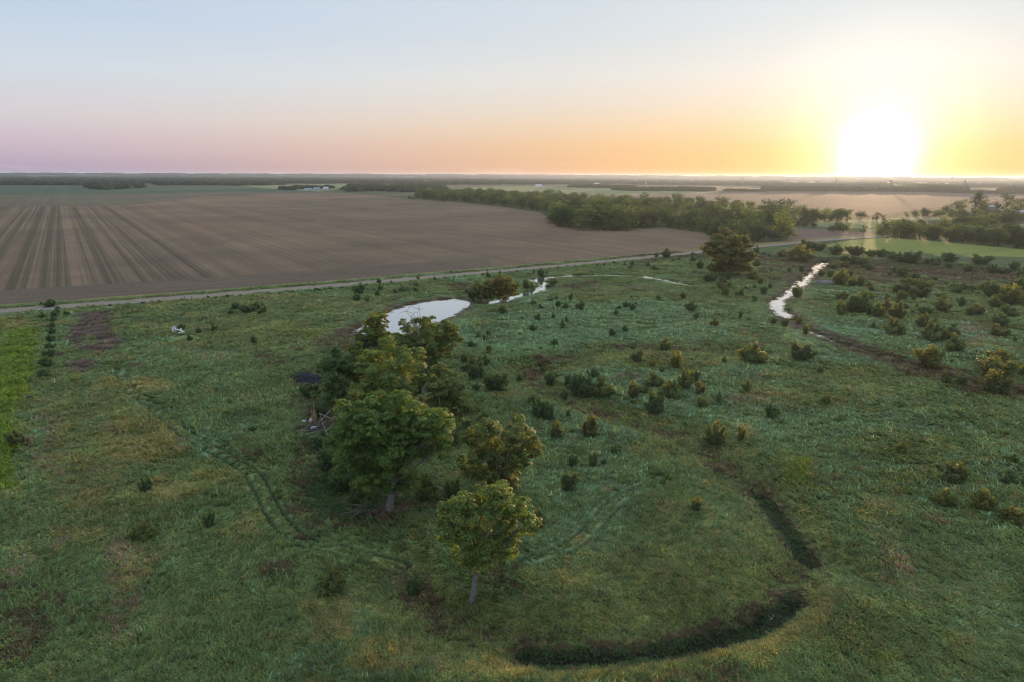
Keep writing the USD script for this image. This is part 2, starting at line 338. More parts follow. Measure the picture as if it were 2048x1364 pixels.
def meadow_color(P):
    """Base colour of the meadow's vegetation, with some shade painted in, at world points P (n, 2)."""
    P = np.asarray(P, float)
    Q = np.column_stack([P, np.zeros(len(P))])
    x, y = proj(Q)
    behind = (Q - EYE) @ FWD < 5
    r = np.hypot(P[:, 0], P[:, 1])
    wob = np.clip(60 * 40 / np.maximum(r, 20), 2, 60)
    x = x + 2.2 * wob * fb(P, 6, 3, 41)
    y = y + 1.0 * wob * fb(P, 6, 3, 47)
    n1, n2 = fb(P, 22, 3, 51), fb(P, 7, 3, 57)
    c = np.array(GREEN) + np.zeros((len(P), 3))
    for col, w in ((np.array(BLUE), sstep(-.05, .25, n1) * .6), (np.array(OLIVE), sstep(.0, .3, -n1) * .6), (np.array(DEEP), sstep(.03, .22, n2) * .62), (np.array(DRY), sstep(.11, .28, -n2) * .5)):
        c += (col - c) * w[:, None]
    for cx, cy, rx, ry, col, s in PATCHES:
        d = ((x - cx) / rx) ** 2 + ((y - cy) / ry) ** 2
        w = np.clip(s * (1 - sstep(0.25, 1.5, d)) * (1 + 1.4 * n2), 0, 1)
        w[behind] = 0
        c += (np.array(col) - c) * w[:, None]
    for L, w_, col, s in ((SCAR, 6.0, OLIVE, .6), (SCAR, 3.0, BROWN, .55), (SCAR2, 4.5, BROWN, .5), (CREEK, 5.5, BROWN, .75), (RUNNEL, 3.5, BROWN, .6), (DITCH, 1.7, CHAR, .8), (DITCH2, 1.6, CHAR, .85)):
        d, _ = seg_dist(P, L)
        c += (np.array(col) - c) * (s * (1 - sstep(w_ * .5, w_, d + 1.5 * n2)))[:, None]
    d, sd_ = seg_dist(P, DITCH2)
    c += (np.array(DRY) - c) * (0.6 * sstep(1.3, 2.0, d) * (1 - sstep(2.2, 4.5, d + 3 * n2)) * (sd_ > 0))[:, None]
    for L in TRACKS:
        d, _ = seg_dist(P, L)
        c += (np.array((0.018, 0.028, 0.011)) - c) * (0.85 * np.exp(-((d - 0.85) / 0.36) ** 2))[:, None]
    near_pond = (np.abs(P[:, 0] + 20) < 70) & (P[:, 1] > 110) & (P[:, 1] < 250)
    if near_pond.any():
        d, _ = seg_dist(P[near_pond], np.array(POND.exterior.coords))
        c[near_pond] += (np.array(BROWN) - c[near_pond]) * (.8 * (1 - sstep(1.5, 5.5, d)))[:, None]
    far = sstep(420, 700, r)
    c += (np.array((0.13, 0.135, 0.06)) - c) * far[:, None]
    c *= (1 - 0.42 * sstep(280, 345, r) * (1 - sstep(700, 1500, r) * 0.5))[:, None]  # painted darkening past the last tufts, for the grass self-shadow missing there
    return np.clip(c, 0.01, 1)


# ------------------------------------------------------------------ the ground: one sheet to the horizon, finer where it is near
ang = np.radians(np.unique(np.concatenate([np.arange(-180, -45, 5.0), np.arange(-45, 45.01, 0.22), np.arange(45, 180, 5.0)])))
rad = [2.0]
while rad[-1] < 23500:
    q = rad[-1]
    rad.append(q + (4 if q < 34 else max(0.22, 0.0042 * q) if q < 380 else 0.05 * q if q < 3000 else 0.12 * q))
rad = np.array(rad)
A, R = np.meshgrid(ang, rad)
G = np.column_stack([(np.sin(A) * R).ravel(), (np.cos(A) * R).ravel()])
na, nr = len(ang), len(rad)
i, j = np.meshgrid(np.arange(nr - 1), np.arange(na), indexing='ij')
jn = (j + 1) % na
quads = np.stack([i * na + j, i * na + jn, (i + 1) * na + jn, (i + 1) * na + j], -1).reshape(-1, 4)[:, ::-1]
gz = height(G)
tris = np.vstack([quads[:, [0, 1, 2]], quads[:, [0, 2, 3]], [[len(G), k, (k + 1) % na] for k in range(na)]])
GV = np.vstack([np.column_stack([G, gz]), [[0, 0, float(gz[:na].mean())]]])
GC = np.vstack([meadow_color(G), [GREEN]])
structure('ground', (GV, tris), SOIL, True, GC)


hx = np.radians(np.linspace(-62, 62, 249))
crest = np.interp(np.degrees(hx), [-62, -36, -26, -12, 0, 12, 24, 30, 37, 62], [36, 37, 40, 46, 48, 47, 41, 38, 36, 36])
hr = [7600, 9000, 10200, 11000, 11800, 13500]
hp = [0.0, 0.45, 0.85, 1.0, 0.9, 0.0]
hv = []
for q, pz in zip(hr, hp):
    nn = fb(np.column_stack([hx * 9000, np.full(len(hx), q)]), 900, 3, 61)
    hv.append(np.column_stack([np.sin(hx) * q, np.cos(hx) * q, np.maximum((crest + 6 * nn) * pz, 0) + (0.05 if pz else -0.5)]))
n_ = len(hx)
ii, jj = np.meshgrid(np.arange(len(hr) - 1), np.arange(n_ - 1), indexing='ij')
HILLS = np.vstack(hv)
structure('hills', (HILLS, np.stack([ii * n_ + jj, (ii + 1) * n_ + jj, (ii + 1) * n_ + jj + 1, ii * n_ + jj + 1], -1).reshape(-1, 4)[:, ::-1]), SOIL, True, np.tile((0.075, 0.095, 0.05), (len(HILLS), 1)))


def sheet(name, poly, z, mat, kind='structure'):
    v, f = trimesh.creation.triangulate_polygon(poly, engine='earcut')
    v = np.column_stack([v, np.full(len(v), z)])
    n = np.cross(v[f[:, 1]] - v[f[:, 0]], v[f[:, 2]] - v[f[:, 0]])[:, 2]
    f = np.where(n[:, None] < 0, f[:, ::-1], f)
    return tag(put(name, (v, f), mat), kind=kind)


# water
WATER = usdkit.material(stage, '/World/Looks/water', {
    'pos': ('geometry', {}), 'n': ('noise_texture', {'scale': 1.5, 'detail': 2.0}), 'b': ('bump', {'strength': 0.04, 'distance': 0.02}),
    'p': ('principled_bsdf', {'base_color': (0.05, 0.055, 0.05), 'roughness': 0.03, 'ior': 1.33, 'specular_ior_level': 1.0, 'coat_weight': 1.0, 'coat_ior': 1.9, 'coat_roughness': 0.02})},
    [('pos.position', 'n.vector'), ('n.fac', 'b.height'), ('b.normal', 'p.normal')], surface='p.BSDF')
sheet('pond_water', POND.buffer(2.0), -0.35, WATER)
_a, _b = (np.argmin(np.abs(CREEK - at(*q)[:2]).sum(1)) for q in ((1572, 628), (1670, 679)))
_c = np.argmin(np.abs(CREEK - at(1632, 663)[:2]).sum(1))
sheet('creek_water', LineString(CREEK[:_a + 1]).buffer(3.0), -0.62, WATER)
sheet('creek_water', LineString(CREEK[_c:_b]).buffer(1.9), -0.62, WATER)
sheet('brook_water', LineString(RUNNEL).buffer(3.4), -0.42, WATER)


# fields and the road
def field_material(name, base, alt, rows=0.0, row_scale=0.1, patch=0.02, patch_amt=0.5, along=EAST, rows_until=None, third=None, fine=0.25):
    nodes = {
        'g': ('geometry', {}),
        'u': ('vector_math', {'math_type': 'dot_product', 'vector2': (along[0], along[1], 0)}),
        'v': ('vector_math', {'math_type': 'dot_product', 'vector2': (-along[1], along[0], 0)}),
        'v2': ('math', {'math_type': 'multiply', 'value2': 0.0016}),
        'uv': ('combine_xyz', {}),
        'rn': ('noise_texture', {'scale': row_scale, 'detail': 5.0, 'roughness': 0.85}),
        'rr': ('map_range', {'from_min': 0.44, 'from_max': 0.56, 'to_min': 0.0, 'to_max': 1.0, 'clamp': True}),
        'pn': ('noise_texture', {'scale': patch, 'detail': 5.0, 'roughness': 0.6, 'distortion': 0.6}),
        'pr': ('map_range', {'from_min': 0.35, 'from_max': 0.65, 'to_min': 0.0, 'to_max': patch_amt, 'clamp': True}),
        'fn': ('noise_texture', {'scale': 0.9, 'detail': 4.0, 'roughness': 0.7}),
        'fr': ('map_range', {'from_min': 0.25, 'from_max': 0.75, 'to_min': 1 - fine, 'to_max': 1 + fine, 'clamp': True}),
        'fc': ('combine_xyz', {}),
        'a': ('mix', {'mix_type': 'mix', 'color1': base, 'color2': alt}),
        'm3': ('mix', {'mix_type': 'mix', 'color2': third or alt}),
        'amt': ('math', {'math_type': 'multiply', 'value2': rows}),
        'pos': ('mix', {'mix_type': 'multiply', 'fac': 1.0}),
        'p': ('principled_bsdf', {'roughness': 0.95, 'specular_ior_level': 0.1}),
        'bm': ('bump', {'strength': 0.7, 'distance': 0.15}),
        'tn': ('noise_texture', {'scale': patch * 2.3, 'detail': 4.0, 'roughness': 0.6}),
        'tr': ('map_range', {'from_min': 0.5, 'from_max': 0.68, 'to_min': 0.0, 'to_max': 0.7, 'clamp': True}),
    }
    links = [('g.position', 'u.vector1'), ('g.position', 'v.vector1'), ('v.value', 'v2.value1'), ('u.value', 'uv.x'), ('v2.value', 'uv.y'), ('uv.vector', 'rn.vector'), ('rn.fac', 'rr.value'),
             ('g.position', 'pn.vector'), ('pn.fac', 'pr.value'), ('g.position', 'fn.vector'), ('fn.fac', 'fr.value'), ('fr.result', 'fc.x'), ('fr.result', 'fc.y'), ('fr.result', 'fc.z'),
             ('pr.result', 'a.fac'), ('g.position', 'tn.vector'), ('tn.fac', 'tr.value')]
    if rows_until:      # the strips fade out east of this line
        nodes['ru'] = ('map_range', {'range_type': 'smoothstep', 'from_min': rows_until - 12, 'from_max': rows_until + 12, 'to_min': rows, 'to_max': rows * 0.42, 'clamp': True})
        nodes['nu'] = ('map_range', {'range_type': 'smoothstep', 'from_min': rows_until - 12, 'from_max': rows_until + 12, 'to_min': 0.0, 'to_max': 1.0, 'clamp': True})
        nodes['tm'] = ('math', {'math_type': 'multiply'})
        links += [('u.value', 'ru.value'), ('ru.result', 'amt.value2'), ('u.value', 'nu.value'), ('nu.result', 'tm.value1'), ('tr.result', 'tm.value2')]
        del nodes['amt'][1]['value2']
        three = 'tm.value'
    else:
        three = 'tr.result'
    nodes['row'] = ('mix', {'mix_type': 'mix', 'color2': tuple(c * 0.3 for c in base[:1]) + tuple(c * 0.36 for c in base[1:])})
    links += [('rr.result', 'amt.value1'), ('a.color', 'm3.color1'), (three, 'm3.fac'), ('m3.color', 'row.color1'), ('amt.value', 'row.fac'), ('row.color', 'pos.color1'), ('fc.vector', 'pos.color2'), ('pos.color', 'p.base_color'), ('fn.fac', 'bm.height'), ('bm.normal', 'p.normal')]
    return usdkit.material(stage, f'/World/Looks/{name}', nodes, links, surface='p.BSDF')


def offset(L, d):
    t = np.gradient(L, axis=0)
    t /= np.linalg.norm(t, axis=1, keepdims=True)
    return L + d * np.column_stack([-t[:, 1], t[:, 0]])


def ribbon(name, L, d0, d1, z, mat):
    a, b = offset(L, d0), offset(L, d1)
    v = np.vstack([np.column_stack([a, np.full(len(a), z)]), np.column_stack([b, np.full(len(b), z)])])
    n = len(L)
    k = np.arange(n - 1)
    return structure(name, (v, np.stack([k, k + 1, n + k + 1, n + k], -1)), mat)


def px_poly(*pts):
    return Polygon(line_at(pts)).buffer(0)


U_STRIPE = float(at(452, 545)[:2] @ EAST)
edge = offset(ROAD, 11.0)
edge = edge[(edge[:, 0] < at(1470, 494)[0])]
far_edge = line_at([(1450, 482), (1400, 464), (1330, 456), (1290, 457), (1200, 459), (1120, 453), (1095, 436), (1080, 424), (1000, 413), (900, 403), (828, 398), (760, 392), (690, 386), (560, 386), (420, 392), (330, 402), (250, 411), (0, 413.5), (-500, 416)])
structure_field = Polygon(np.vstack([edge, far_edge])).buffer(0)
FIELD = field_material('plowed_soil', (0.26, 0.17, 0.102), (0.15, 0.104, 0.068), rows=0.85, row_scale=0.14, patch=0.011, patch_amt=0.85, rows_until=U_STRIPE, third=(0.26, 0.148, 0.085))
sheet('plowed_field', structure_field, 0.03, FIELD)
HEAD = field_material('headland_soil', (0.19, 0.13, 0.085), (0.13, 0.093, 0.063), rows=0.35, row_scale=0.3, patch=0.03, along=NORTH, fine=0.3)
hl = offset(ROAD, 44.0)
m = edge[:, 0] < at(1000, 545)[0]
e1 = edge[m]
e2 = offset(ROAD, 40.0)
e2 = e2[e2[:, 0] < at(1000, 520)[0]]
sheet('field_headland', Polygon(np.vstack([e1, e2[::-1]])).buffer(0), 0.05, HEAD)
GRAVEL = field_material('road_gravel', (0.33, 0.26, 0.195), (0.26, 0.205, 0.155), rows=0.25, row_scale=0.8, patch=0.06, along=NORTH, fine=0.12)
VERGE = field_material('verge_grass', (0.27, 0.22, 0.08), (0.17, 0.16, 0.06), patch=0.08, patch_amt=0.9, third=(0.12, 0.08, 0.05), fine=0.4)
ribbon('road_verge', ROAD, 3.5, 11.5, 0.06, VERGE)
ribbon('gravel_road', ROAD, -3.7, 3.7, 0.10, GRAVEL)
PALE = field_material('pale_crop', (0.22, 0.23, 0.10), (0.17, 0.195, 0.08), patch=0.006, patch_amt=0.8)
CROP = field_material('green_crop', (0.085, 0.12, 0.066), (0.06, 0.095, 0.05), rows=0.2, row_scale=0.05, patch=0.006, patch_amt=0.8)
MIXED = field_material('weedy_stubble', (0.165, 0.132, 0.082), (0.12, 0.11, 0.062), rows=0.2, row_scale=0.05, patch=0.008, patch_amt=0.9)
WHEAT = field_material('wheat_stubble', (0.165, 0.112, 0.085), (0.135, 0.098, 0.073), rows=0.15, row_scale=0.03, patch=0.004, patch_amt=0.8)
LUSH = field_material('hay_meadow', (0.24, 0.25, 0.055), (0.19, 0.215, 0.05), rows=0.2, row_scale=0.07, patch=0.02, patch_amt=0.7, along=NORTH)
CLAY = field_material('bare_soil', (0.2, 0.128, 0.098), (0.155, 0.1, 0.078), rows=0.2, row_scale=0.12, patch=0.02, along=NORTH)
sheet('weedy_field', px_poly((-500, 392), (0, 390), (150, 389), (300, 388), (430, 384), (560, 383), (640, 383), (690, 384), (690, 386.5), (560, 386.5), (420, 392.5), (330, 402.5), (250, 411.5), (0, 414), (-500, 416.5)), 0.02, MIXED)
sheet('green_field', px_poly((-500, 370), (0, 371), (210, 372), (330, 374), (480, 371.5), (545, 378), (640, 383), (560, 383), (430, 384), (300, 388), (150, 389), (0, 390), (-500, 392)), 0.04, CROP)
sheet('pale_field', px_poly((480, 371), (680, 367.5), (760, 368), (705, 373), (670, 379.5), (640, 383), (545, 378)), 0.05, PALE)
sheet('pale_field', px_poly((905, 376.5), (980, 373.5), (1080, 372.5), (1200, 376), (1330, 381), (1430, 383.5), (1440, 386), (1330, 388), (1250, 391), (1130, 388), (1020, 382)), 0.06, PALE)
sheet('wheat_field', px_poly((1250, 391), (1330, 387), (1440, 384), (1560, 384), (1700, 384), (1900, 386), (2048, 389.5), (2500, 396), (2500, 418), (2048, 412), (1900, 412), (1740, 432), (1600, 417), (1480, 407), (1380, 402), (1290, 398)), 0.04, WHEAT)
sheet('wheat_field', px_poly((1370, 370), (1540, 376), (1540, 381), (1420, 378)), 0.04, WHEAT)
sheet('hay_field', px_poly((1640, 492), (1700, 480), (1762, 475.5), (1850, 481), (2048, 499), (2300, 520), (2300, 560), (2048, 531), (1930, 527), (1850, 521), (1780, 512), (1700, 500)), 0.05, LUSH)
sheet('hay_field', px_poly((1995, 455), (2048, 447), (2300, 430), (2300, 468), (2048, 461), (2010, 468)), 0.05, PALE)
sheet('hay_field', px_poly((1600, 447), (1690, 441), (1830, 435), (1990, 433), (1990, 437), (1850, 441), (1770, 447), (1735, 458), (1650, 454)), 0.05, PALE)
sheet('bare_field', px_poly((1578, 456), (1640, 459), (1752, 466), (1735, 471.5), (1660, 477), (1590, 482.5), (1560, 484)), 0.045, CLAY)
sheet('hay_field', px_poly((1440, 424), (1500, 424), (1520, 432), (1470, 437)), 0.045, PALE)


# ------------------------------------------------------------------ foliage helpers
def leaf_quads(C, N, size, rng, aspect=0.62):
    """One pointed leaf spray (two triangles, folded) at each centre C facing about N."""
    n = len(C)
    N = N / (np.linalg.norm(N, axis=1, keepdims=True) + 1e-9) + rng.normal(0, 0.32, (n, 3))
    N /= np.linalg.norm(N, axis=1, keepdims=True) + 1e-9
    T = np.cross(N, rng.normal(0, 1, (n, 3)))
    T /= np.linalg.norm(T, axis=1, keepdims=True) + 1e-9
    B = np.cross(N, T)
    s = (np.broadcast_to(size, (n,)) * rng.uniform(0.65, 1.35, n))[:, None]
    fold = N * s * 0.18
    v = np.stack([C - T * s, C + B * s * aspect + fold, C + T * s, C - B * s * aspect + fold], 1).reshape(-1, 3)
    k = np.arange(n)[:, None] * 4
    f = np.vstack([k + [0, 2, 1], k + [0, 3, 2]])
    return v, f


def sphere_dirs(n, rng):
    d = rng.normal(0, 1, (n, 3))
    return d / np.linalg.norm(d, axis=1, keepdims=True)


def tube(pts, r0, r1, sides=6, wobble=0, rng=None):
    p = np.asarray(pts, float)
    t = np.gradient(p, axis=0)
    t /= np.linalg.norm(t, axis=1, keepdims=True) + 1e-12
    a = np.cross(t, np.where(np.abs(t[:, 2:]) < 0.9, [0, 0, 1.0], [1.0, 0, 0]))
    a /= np.linalg.norm(a, axis=1, keepdims=True) + 1e-12
    b, an = np.cross(t, a), np.arange(sides) * 2 * np.pi / sides
    r = np.linspace(r0, r1, len(p))
    if wobble:
        r = r * rng.uniform(1 - wobble, 1 + wobble, len(p))
    v = p[:, None] + r[:, None, None] * (np.cos(an)[None, :, None] * a[:, None] + np.sin(an)[None, :, None] * b[:, None])
    i, j = np.meshgrid(np.arange(len(p) - 1), np.arange(sides), indexing='ij')
    q = np.stack([i * sides + j, i * sides + (j + 1) % sides, (i + 1) * sides + (j + 1) % sides, (i + 1) * sides + j], -1).reshape(-1, 4)
    m = len(p) * sides
    cap = [[(len(p) - 1) * sides + k, (len(p) - 1) * sides + (k + 1) % sides, m] for k in range(sides)]
    return np.vstack([v.reshape(-1, 3), p[-1:]]), np.vstack([q[:, [0, 1, 2]], q[:, [0, 2, 3]], cap])


def join(parts):
    vs, fs, n = [], [], 0
    for v, f in parts:
        vs.append(v); fs.append(np.asarray(f) + n); n += len(v)
    return np.vstack(vs), np.vstack(fs)


def bend(a, b, n, rng, amt):
    t = np.linspace(0, 1, n)[:, None]
    d = np.linalg.norm(b - a)
    off = rng.normal(0, amt * d, (1, 3)) * np.sin(np.pi * t) + rng.normal(0, amt * d * 0.25, (n, 3)) * np.sin(np.pi * t)
    return a + (b - a) * t + off


def leaf_tint(n, base, rng, spread=0.22, per=4):
    c = np.array(base) * np.exp(rng.normal(0, spread, (n, 1))) * np.exp(rng.normal(0, 0.07, (n, 3)))
    return np.repeat(c, per, 0)


def crown_mesh(blobs, per_area, size, base, rng, cluster=0.3, base2=None, shell=0.72, under=0.7):
    """blobs: (x, y, z, rx, ry, rz). Leaves sit in small clusters on the outer part of every blob."""
    Cs, Ns, Ts = [], [], []
    blobs = np.asarray(blobs, float)
    for bi, (x, y, z, rx, ry, rz) in enumerate(blobs):
        r = (rx * ry * rz) ** (1 / 3)
        nc = max(10, int(7.5 / cluster ** 2 * 0.32))
        d = sphere_dirs(nc, rng)
        d[:, 2] = np.where((d[:, 2] < -0.45) & (rng.uniform(size=nc) < under), -d[:, 2], d[:, 2])
        cen = np.array([x, y, z]) + d * np.array([rx, ry, rz]) * rng.uniform(shell, 1.05, (nc, 1))
        nl = max(6, int(per_area * r * r * 12.5 / nc))
        tone = np.exp(rng.normal(0, 0.16, nc))
        for c, dd, tn in zip(cen, d, tone):
            if rng.uniform() < 0.1:
                continue
            q = sphere_dirs(nl, rng)
            q[:, 2] = np.where(q[:, 2] < -0.3, -q[:, 2] * 0.6, q[:, 2])
            Cs.append(c + q * np.array([1, 1, 0.8]) * cluster * r * rng.uniform(0.55, 1.1, (nl, 1)) * rng.uniform(0.75, 1.3))
            Ns.append(q + 0.7 * dd + [0, 0, 0.55])
            mixc = np.array(base) if base2 is None else np.array(base) + (np.array(base2) - np.array(base)) * rng.uniform() ** 2
            Ts.append(np.repeat((mixc * tn)[None], nl, 0))
        # inner fill, so that a crown is not hollow
        ni = int(per_area * r * r * 2.2)
        q = sphere_dirs(ni, rng)
        Cs.append(np.array([x, y, z]) + q * np.array([rx, ry, rz]) * rng.uniform(0.2, 0.75, (ni, 1)))
        Ns.append(q)
        Ts.append(np.repeat(np.array(base)[None] * 0.9, ni, 0))
    C, N, T = np.vstack(Cs), np.vstack(Ns), np.vstack(Ts)
    v, f = leaf_quads(C, N, size, rng)
    SN = N / (np.linalg.norm(N, axis=1, keepdims=True) + 1e-9)
    t = T * np.exp(rng.normal(0, 0.2, (len(T), 1))) * np.exp(rng.normal(0, 0.06, (len(T), 3)))
    return (v, f), np.repeat(t, 4, 0), np.repeat(SN, 4, 0)


# ------------------------------------------------------------------ grass: tufts of each tone, scattered over the near meadow
def grass_proto(path, base, seed, blades=34, tall=1.0):
    rng = np.random.default_rng(seed)
    vs, fs, ts, ns, n = [], [], [], [], 0
    nt = 7
    tuft = rng.uniform(-0.5, 0.5, (nt, 2))
    for k in range(blades):
        tc = tuft[k % nt]
        b = np.array([*(tc + rng.normal(0, 0.09, 2)), -0.05])
        az = rng.normal(0.0, 1.1)
        hgt = rng.uniform(0.45, 1.0) * tall * (0.75 + 0.5 * ((k % nt) / nt))
        out = np.array([math.cos(az), math.sin(az), 0]) * hgt * rng.uniform(0.4, 1.0)
        side = np.array([-math.sin(az), math.cos(az), 0]) * rng.uniform(0.03, 0.07)
        p0, p1, p2 = b, b + out * 0.45 + [0, 0, hgt * 0.7], b + out + [0, 0, hgt * rng.uniform(0.55, 0.9)]
        vs += [p0 - side, p0 + side, p1 - side, p1 + side, p2]
        fs += [[n, n + 1, n + 3], [n, n + 3, n + 2], [n + 2, n + 3, n + 4]]
        c = np.array(base) * math.exp(rng.normal(0, 0.2))
        ts += [c * 0.9] * 2 + [c] * 2 + [c * 1.1]
        gn = np.array([-out[0], -out[1], 0]) / (np.linalg.norm(out) + 1e-9) * 0.45 + [0, 0, 1.0]
        gn /= np.linalg.norm(gn)
        ns += [gn] * 5
        n += 5
    V, F_ = np.array(vs), np.array(fs)
    g = np.cross(V[F_[:, 1]] - V[F_[:, 0]], V[F_[:, 2]] - V[F_[:, 0]])
    F_ = np.where(((g * np.array(ns)[F_[:, 0]]).sum(1) < 0)[:, None], F_[:, ::-1], F_)
    m = usdkit.mesh(stage, path, (V, F_), GRASS, False)
    m.CreateNormalsAttr(Vt.Vec3fArray.FromNumpy(np.array(ns, np.float32)))
    m.SetNormalsInterpolation('vertex')
    UsdGeom.PrimvarsAPI(m).CreatePrimvar('tint', Sdf.ValueTypeNames.Color3fArray, 'vertex').Set(Vt.Vec3fArray.FromNumpy(np.asarray(ts, np.float32)))


TONES = [GREEN, BLUE, OLIVE, DRY, TAN, BROWN, BRIGHT, PURPLE, DEEP, tuple(np.array(GREEN) * .5 + np.array(OLIVE) * .5), tuple(np.array(OLIVE) * .5 + np.array(DRY) * .5), tuple(np.array(GREEN) * .5 + np.array(DRY) * .5)]
rng = np.random.default_rng(7)
STEP = 0.0072
pts, sizes = [], []
r_ = 36.0
while r_ < 345:
    s = STEP * r_
    n = int(math.radians(88) * r_ / s)
    a = math.radians(-44) + (np.arange(n) + rng.uniform(0, 1, n)) / n * math.radians(88)
    rr = r_ + rng.uniform(-0.5, 0.5, n) * s
    pts.append(np.column_stack([np.sin(a) * rr, np.cos(a) * rr]))
    sizes.append(np.full(n, s))
    r_ += s
pts, sizes = np.vstack(pts), np.concatenate(sizes)
import shapely
dr, side = seg_dist(pts, ROAD)
keep = (side < 0) & (dr > 5.0) | (side > 0) & (dr > 3.9) & (dr < 7.5)
keep &= ~shapely.contains_xy(POND.buffer(0.8), pts[:, 0], pts[:, 1])
for L, w in ((CREEK[:_a + 2], 2.2), (CREEK[_c:_b], 1.6), (RUNNEL, 3.0), (DITCH, 0.25), (DITCH2, 0.35)):
    keep &= seg_dist(pts, L)[0] > w
for L in TRACKS:
    d = seg_dist(pts, L)[0]
    keep &= np.abs(d - 0.85) > 0.46
    sizes = np.where(d < 1.7, sizes * 0.7, sizes)
xx, yy = proj(np.column_stack([pts, np.zeros(len(pts))]))
for q_, r_ in (((357, 671), 2.3), ((360, 675), 2.0), ((640, 860), 2.6), ((665, 862), 3.2), ((612, 860), 2.0), ((690, 862), 2.5)):
    keep &= np.hypot(*(pts - at(*q_)[:2]).T) > r_
keep &= ((xx - 620) / 36) ** 2 + ((yy - 758) / 15) ** 2 > 1
pts, sizes = pts[keep], sizes[keep]
z = height(pts)
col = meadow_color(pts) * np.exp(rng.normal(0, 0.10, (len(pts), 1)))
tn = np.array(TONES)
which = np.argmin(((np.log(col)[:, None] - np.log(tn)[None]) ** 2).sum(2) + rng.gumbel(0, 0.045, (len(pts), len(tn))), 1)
variant = which * 2 + rng.integers(0, 2, len(pts))
gi = UsdGeom.PointInstancer.Define(stage, '/World/meadow_grass')
tag(gi.GetPrim(), 'tufted green and dry grass covering the meadow around the trees', 'grass', kind='stuff')
paths = []
for k, t in enumerate(TONES):
    for s in range(2):
        pth = f'/World/meadow_grass/tuft_{2 * k + s:03d}'
        grass_proto(pth, t, 100 + 2 * k + s, tall={3: 1.15, 4: 1.2, 6: 1.3}.get(k, 1.0))
        paths.append(Sdf.Path(pth))
gi.CreatePrototypesRel().SetTargets(paths)
gi.CreateProtoIndicesAttr(Vt.IntArray.FromNumpy(variant.astype(np.int32)))
gi.CreatePositionsAttr(Vt.Vec3fArray.FromNumpy(np.column_stack([pts, z]).astype(np.float32)))
lum = fb(pts, 3.2, 2, 71) + 0.6 * fb(pts, 1.5, 1, 72)
hs = np.clip(0.52 + 0.55 * fb(pts, 13, 2, 75) + 0.9 * lum + rng.normal(0, 0.12, len(pts)), 0.22, 1.1) * np.clip(sizes / 0.55, 0.8, 1.25)
lowd = np.minimum(np.minimum(seg_dist(pts, RUNNEL)[0], seg_dist(pts, np.array(POND.exterior.coords))[0]), seg_dist(pts, CREEK[:_b])[0] - 2)
hs *= 0.3 + 0.7 * sstep(3, 10, lowd)
dd = np.minimum(seg_dist(pts, DITCH)[0], seg_dist(pts, DITCH2)[0])
hs *= 0.55 + 0.45 * sstep(0.8, 2.2, dd)
gi.CreateScalesAttr(Vt.Vec3fArray.FromNumpy(np.column_stack([sizes * 1.5, sizes * 1.5, hs]).astype(np.float32)))
yaw = 2.6 + 2.4 * fb(pts, 14, 2, 73) * 2 + rng.normal(0, 0.7, len(pts))
quat = np.column_stack([np.zeros((len(pts), 2)), np.sin(yaw / 2), np.cos(yaw / 2)])
gi.CreateOrientationsAttr(Vt.QuathArray([Gf.Quath(float(q[3]), float(q[0]), float(q[1]), float(q[2])) for q in quat]))
N_GRASS = len(pts)
#@@MORE@@
# ------------------------------------------------------------------ the big trees of the meadow
def blob_at(base, px, py, r, dd=0.0):
    """A crown lobe whose outline in the photograph is centred at (px, py), standing dd metres behind the tree's foot."""
    d = ray(px, py)
    p = EYE + d * ((base[1] + dd) / d[1])
    m = r * slant(p) / FPX
    return (p[0], p[1], p[2], m, m, m * 0.92)


